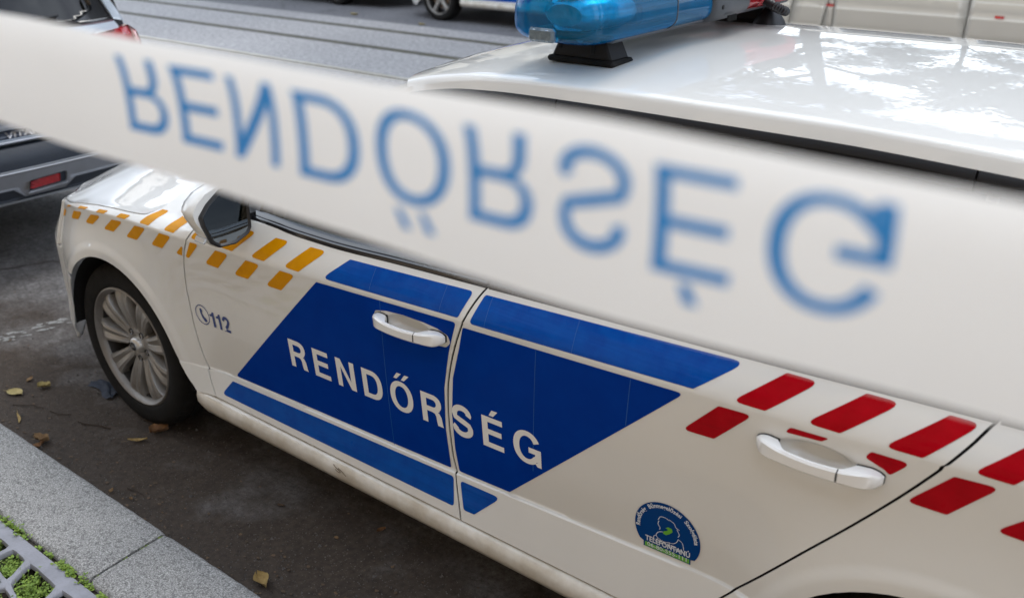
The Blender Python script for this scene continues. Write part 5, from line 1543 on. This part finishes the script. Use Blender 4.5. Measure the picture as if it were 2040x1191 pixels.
for s in (-1, 1):
    sback('rear_corner', [(YS + s * .725, .672), (YS + s * .84, .672), (YS + s * .82, 1.0), (YS + s * .725, 1.0)], m_suv, rim=.03)
    sback('rear_pillar', [(YS + s * .665, 1.172), (YS + s * .735, 1.155), (YS + s * .62, 1.58), (YS + s * .57, 1.58)], m_suv, rim=.03, off=-.004)
    tlm = sback('tail_light', [(YS + s * .47, 1.03), (YS + s * .80, 1.0), (YS + s * .795, 1.10), (YS + s * .74, 1.135), (YS + s * .47, 1.115)], m_lamp_red, off=-.012, rim=.03)
    sback('tail_light_cap', [(YS + s * .735, 1.04), (YS + s * .795, 1.04), (YS + s * .790, 1.10), (YS + s * .738, 1.128)], mat('clear_red', (.75, .45, .42), .12, coat=1, col2=(.55, .12, .1), vscale=50), tlm, off=-.020, rim=.01)
wp = [SB(y, z, -.02) for y, z in ((YS + .02, 1.18), (YS + .14, 1.215), (YS + .335, 1.226))]
MB().tube([SB(YS - .02, 1.165, -.01)] + wp, [.016, .014, .011, .007], 8).obj('wiper', m_black, SUV)
# body and cabin
rings = []
for x_, k, zt in ((-2.03, .94, 1.0), (-2.2, .985, 1.01), (-2.6, 1.0, 1.01), (-3.6, 1.0, 1.0), (-4.6, .995, .99), (-5.3, .97, .96), (-5.75, .90, .88), (-5.93, .70, .74)):
    h = .8875 * k
    rings.append([(x_, YS + sy * h * a, z) for sy, seq in ((-1, ((.80, .30), (.97, .36), (1.0, .55), (1.0, .75), (.97, zt - .08), (.93, zt))), (1, ((.93, zt), (.97, zt - .08), (1.0, .75), (1.0, .55), (.97, .36), (.80, .30)))) for a, z in seq])
MB().loft(rings, True, True).obj('body', m_suv, SUV, 45)
cab = []
for x_, zt, k in ((-2.12, 1.52, .66), (-2.3, 1.585, .68), (-3.0, 1.60, .69), (-3.9, 1.595, .69), (-4.35, 1.55, .68), (-4.7, 1.40, .70), (-5.1, 1.05, .75)):
    cab.append([(x_, YS - .84, .98), (x_, YS - k - .06, zt - .12), (x_, YS - k, zt - .03), (x_, YS - k + .14, zt), (x_, YS + k - .14, zt), (x_, YS + k, zt - .03), (x_, YS + k + .06, zt - .12), (x_, YS + .84, .98)])
MB().loft(cab, True, True).obj('cabin', m_gloss_black, SUV, 45)
MB().loft([[(x_, YS + s * .66, zt + .010) for s in (-1, -.5, 0, .5, 1)] for x_, zt in ((-2.08, 1.55), (-2.3, 1.59), (-3.0, 1.61), (-3.9, 1.602), (-4.32, 1.56))], False, False).obj('roof', m_suv, SUV, 60)
for cx in (-2.62, -5.12):
    for s in (-1, 1):
        mb = MB().lathe([(.20, .0), (.31, .0), (.335, .02), (.335, .19), (.31, .21), (.20, .21)], (cx, YS + s * .79 - .105, .335), 'y', 40, True)
        wh = mb.obj('wheel', m_rubber, SUV)
        MB().lathe([(.0, .03), (.05, .02), (.19, .03), (.205, -.004), (.21, .1)], (cx, YS + s * .79 - .105, .335), 'y', 30).obj('rim', m_alloy, wh)
MB().box((-3.9, YS, .34), (3.6, 1.45, .12), .03).obj('underbody', m_void, SUV)
MB().tube([(-2.2, 1.25, .33), (-1.85, 1.25, .33)], .03, 10).obj('exhaust', m_steel, SUV)

# ---------------------------------------------------------------- white van across the street
m_van = mat('van_paint', (.60, .545, .455), .35, coat=.8, var=.05, vscale=2)
VY = 9.25
VAN = thing('white_van', 'cream-white van with red side markers parked across the street', 'van', (.2, VY + .95, 0))
VP = Pchip([(.28, .05), (.33, .012), (.40, 0), (.5, -.004), (.545, -.006), (.556, .006), (.62, .002), (.70, .0), (.715, .010), (.9, .012), (1.1, .03), (1.35, .10), (1.75, .19), (1.95, .30)])
def VS_(x_, z, off=0.0):
    return (x_, VY + VP(z) + .05 * max(0, abs(x_ - .1) - 2.0) ** 2 + off, z)
def VSn(x_, z, e=.004):
    a = Vector(VS_(x_ - e, z)); b_ = Vector(VS_(x_ + e, z)); c = Vector(VS_(x_, z - e)); d = Vector(VS_(x_, z + e))
    return tuple((b_ - a).cross(d - c).normalized())
def vside(name, poly, m=m_van, off=0.0, rim=.02, parent=VAN):
    return surf_patch(name, [poly], VS_, VSn, m, parent, us=frange(-2.8, 3.4, .2), vs=[.33, .36, .40, .5, .54, .545, .55, .556, .62, .70, .7075, .715, .9, 1.05, 1.2, 1.35, 1.5, 1.65, 1.8], off=off, rim=rim)
va = lambda cx, r, a0, a1: [(cx + r * math.cos(RAD(a)), .34 + r * math.sin(RAD(a))) for a in (range(a0, a1 + 1, 10) if a1 > a0 else range(a0, a1 - 1, -10))]
g_ = .006
sid = [vside('front_wing', [(-2.75, .45), (-2.40, .36)] + va(-2.02, .40, 180, 0) + [(-1.56, .33), (-1.36 - g_, .33), (-1.30 - g_, 1.05), (-2.55, .95)]),
       vside('front_door', [(-1.36 + g_, .33), (-.985 - g_, .33), (-.93 - g_, .60), (-.93 - g_, 1.9), (-1.15, 1.9), (-2.0, 1.12), (-1.30 + g_, 1.06)]),
       vside('door_pillar', [(-.985 + g_, .33), (-.86 - g_, .33), (-.86 - g_, 1.9), (-.93 + g_, 1.9), (-.93 + g_, .6)]),
       vside('sliding_door', [(-.86 + g_, .33), (.53 - g_, .33), (.56 - g_, 1.9), (-.86 + g_, 1.9)]),
       vside('rear_side', [(.53 + g_, .33), (1.83, .33)] + va(2.25, .40, 180, 0) + [(3.0, .36), (3.2, .5), (3.15, 1.9), (.56 + g_, 1.9)])]
vside('van_sill', [(-1.58, .26), (1.80, .26), (1.80, .325), (-1.58, .325)], m_navy_pl, .01)
for x_, m_x in ((-.905, 0), (.84, 0), (2.3, 0)):
    vside('side_marker', round_poly([(x_ - .045, .562), (x_ + .045, .562), (x_ + .045, .590), (x_ - .045, .590)], .012), mat('marker_red', (.72, .03, .01), .2, coat=1, var=.2, vscale=60), -.008, .012)
vside('window', [(-1.62, 1.14), (-.99, 1.10), (-.99, 1.72), (-1.20, 1.72)], m_rear_glass, -.004)
vside('window', [(-.76, 1.10), (.42, 1.10), (.42, 1.72), (-.76, 1.72)], m_rear_glass, -.004)
vside('window', [(.68, 1.10), (2.45, 1.10), (2.4, 1.72), (.68, 1.72)], m_rear_glass, -.004)
vr = []
for x_, z1, k in ((-2.85, .78, .80), (-2.6, .95, .90), (-2.05, 1.10, .93), (-1.3, 1.75, .92), (-1.0, 1.94, .92), (1.0, 1.97, .92), (3.1, 1.95, .92), (3.28, 1.85, .90)):
    vr.append([(x_, VY + .95 + s * .90 * k * kk, z) for s, seq in ((-1, ((.97, .30), (.985, .9 if z1 > 1 else z1 - .1), (.80 if z1 > 1.2 else .9, z1 - .04), (.7, z1))), (1, ((.7, z1), (.80 if z1 > 1.2 else .9, z1 - .04), (.985, .9 if z1 > 1 else z1 - .1), (.97, .30)))) for kk, z in seq])
MB().loft(vr, True, True).obj('body', m_van, VAN, 45)
for cx in (-2.02, 2.25):
    MB().lathe([(.38, .01), (.39, .03), (.39, .3), (.0, .32)], (cx, VY + .02, .34), 'y', 30).obj('wheel_arch', m_void, VAN)
    for y_ in (VY + .04, VY + 1.66):
        wh = MB().lathe([(.20, .0), (.31, .0), (.33, .02), (.33, .19), (.31, .21), (.20, .21)], (cx, y_, .33), 'y', 40, True).obj('wheel', m_rubber, VAN)
        MB().lathe([(.0, .02), (.06, .01), (.08, .03), (.19, .035), (.205, .0), (.21, .1)], (cx, y_, .33), 'y', 30).obj('rim', m_alloy, wh)

# ---------------------------------------------------------------- trees along the street and house fronts, seen mirrored in the paint
m_bark = mat('bark', (.14, .115, .085), .9, col2=(.06, .05, .04), vscale=9, bump=.9, bscale=30)
m_leaf_a = mat('tree_leaf', (.085, .125, .022), .6, col2=(.045, .080, .014), vscale=1.2)
m_leaf_b = mat('tree_leaf_autumn', (.17, .14, .022), .6, col2=(.075, .095, .018), vscale=1.0)
def make_tree(name, label, loc, seed, h, rad, m, n_leaf, z0=3.2):
    rnd = random.Random(seed)
    T = thing(name, label, 'tree', loc, 'street trees')
    X, Y_ = loc[0], loc[1]; zb = loc[2]
    mb = MB()
    trunk = [(X, Y_, zb - .05), (X + .02, Y_, zb + .6), (X - .03, Y_ + .03, zb + 1.8), (X, Y_, zb + z0), (X + .08, Y_ - .05, zb + h * .75)]
    mb.tube(trunk, [.17, .125, .115, .10, .035], 14)
    tips = []
    for k in range(11):
        a = k * 2.4 + rnd.random(); zz = zb + z0 - .4 + k * (h - z0) * .062
        l = rad * rnd.uniform(.65, .95) * (1 - k * .035)
        p0 = Vector((X, Y_, zz)); p1 = p0 + Vector((math.cos(a) * l * .5, math.sin(a) * l * .5, l * .35)); p2 = p0 + Vector((math.cos(a) * l, math.sin(a) * l, l * .55 + rnd.uniform(-.3, .5)))
        mb.tube([p0, p1, p2], [.055, .035, .012], 7); tips += [p1, p2, p1.lerp(p2, .5)]
        for j in range(3):
            b_ = a + rnd.uniform(-1, 1); q = p1.lerp(p2, rnd.uniform(.1, .9)); e = q + Vector((math.cos(b_), math.sin(b_), rnd.uniform(-.2, .7))) * l * .42
            mb.tube([q, e], [.018, .006], 5); tips.append(e)
    mb.obj('trunk', m_bark, T, 60)
    cl = []
    for t_ in tips:
        for j in range(2):
            cl.append((t_ + Vector((rnd.gauss(0, .35), rnd.gauss(0, .35), rnd.gauss(0, .3))), rnd.uniform(.28, .62)))
    v = []; f = []
    for k in range(n_leaf):
        c, r = cl[k % len(cl)]
        p_ = c + Vector((rnd.gauss(0, 1), rnd.gauss(0, 1), rnd.gauss(0, .8))) * r * .55
        a = rnd.random() * 6.283; tl_ = rnd.uniform(-.6, .6); s = rnd.uniform(.05, .105) * (1.6 if Y_ > 5 else 1)
        d = Vector((math.cos(a), math.sin(a), tl_)).normalized(); sd_ = d.cross(Vector((0, 0, 1))).normalized() * s * .42
        i = len(v); v += [tuple(p_ - d * s), tuple(p_ + sd_), tuple(p_ + d * s), tuple(p_ - sd_)]; f.append((i, i + 1, i + 2, i + 3))
    mesh_obj('crown', v, f, m, T)
    return T
make_tree('street_tree', 'street tree standing in the cast grate beside the police car', (-.30, -1.30, .06), 3, 9.5, 2.4, m_leaf_a, 5000, 4.6)
def dup_tree(src, label, loc, rz, sc):
    c = copy_tree(src); c.location = loc; c.rotation_euler = (0, 0, rz); c.scale = (sc, sc, sc); c['label'] = label; return c
t1 = make_tree('street_tree', 'autumn street tree on the far pavement behind the dark car', (-10.5, 13.0, .13), 8, 10.0, 3.6, m_leaf_b, 22000, 2.7)
dup_tree(t1, 'autumn street tree on the far pavement behind the far police car', (-2.5, 13.2, .13), 1.9, 1.4)
dup_tree(t1, 'street tree on the far pavement to the right of the cream-white van', (6.2, 13.6, .13), 3.7, 1.1)
dup_tree(t1, 'farthest right street tree on the far pavement', (13.5, 13.3, .13), 5.1, 1.0)

for (x_, y_, rz, sc_, lb) in ((-1.5, 19.0, .4, .85, 'left'), (4.2, 19.6, 2.3, .9, 'middle'), (10.0, 19.2, 4.4, .85, 'right')):  # row out of view, added to darken the low reflections in the car roof
    dup_tree(t1, '%s one of three unseen trees added behind the far pavement' % lb, (x_, y_, .0), rz, sc_)

def house(name, label, x0, x1, y, face, h, stucco, floors, seed):
    B = thing(name, label, 'building', ((x0 + x1) / 2, y - face * 5, 0))
    n_ = int((x1 - x0) / 3.0); fh = h / floors
    # wall built of piers and spandrels so that the window openings are real
    wl = MB()
    for k in range(n_ + 1):
        xc = x0 + (x1 - x0) * k / n_
        wl.box((xc, y, h / 2), (1.65, .5, h))
    pl = wl.obj('wall', stucco, B, None)
    sp_ = MB()
    for i in range(floors + 1):
        zc_ = i * fh
        sp_.box(((x0 + x1) / 2, y - face * .012, max(.45, zc_)), (x1 - x0 + 1.6, .5, 1.35 if i else .9))
    sp_.obj('spandrel', stucco, B, None)
    co_ = MB()
    for i in range(1, floors + 1):
        co_.box(((x0 + x1) / 2, y + face * .28, i * fh - .1), (x1 - x0 + 1.7, .14, .22), .03)
    co_.obj('cornice', stucco, B, None)
    for i in range(floors):
        for k in range(n_):
            xc = x0 + (x1 - x0) * (k + .5) / n_; zc_ = i * fh + fh * .5
            wn = MB().box((xc, y - face * .15, zc_), ((x1 - x0) / n_ - 1.6, .05, fh - 1.2)).obj('window', m_rear_glass, B, None)
            MB().box((xc, y - face * .12, zc_), (.07, .05, fh - 1.2)).obj('mullion', m_white_film, wn, None)
    bk_ = MB().box(((x0 + x1) / 2, y - face * 5.2, h / 2), (x1 - x0 + 1.6, 9.5, h - .2)).obj('core', m_void, B, None)
    rf = MB().box(((x0 + x1) / 2, y - face * 4.6, h + .35), (x1 - x0 + 2, 11, .7), .1).obj('roof', mat('roof_tile', (.20, .09, .06), .8, var=.3), B, None)
    return B
st1 = mat('stucco_beige', (.68, .51, .33), .9, col2=(.60, .44, .28), vscale=.7, bump=.2, bscale=60)
st2 = mat('stucco_cream', (.62, .57, .47), .9, col2=(.52, .47, .38), vscale=.7, bump=.2, bscale=60)
house('house_front', 'beige stucco house front along the near pavement', -24, 24, -8.6, 1, 11, st1, 3, 1)
house('house_front', 'cream stucco house front across the street', -40, -13, 21.5, -1, 11, st2, 3, 2)
# lamp post that holds the other end of the tape
LP = thing('lamp_post', 'dark green lamp post on the pavement holding the end of the barrier tape', 'lamp post', (4.60, -1.15, .112))
MB().tube([(4.60, -1.15, .11), (4.60, -1.15, .6), (4.60, -1.15, .62), (4.60, -1.15, 4.6)], [.085, .08, .055, .045], 16).obj('pole', mat('post_green', (.02, .045, .032), .5, var=.2), LP)
MB().lathe([(.0, .0), (.16, .0), (.14, .08), (.09, .14), (0, .15)], (4.60, -1.15, .10), 'z', 20).obj('base', MATS['post_green'], LP)
MB().lathe([(.05, .0), (.16, .30), (.17, .33), (.06, .45), (0, .50)], (4.60, -1.15, 4.58), 'z', 20).obj('lantern', mat('lantern_glass', (.7, .7, .66), .3, var=.05), LP)
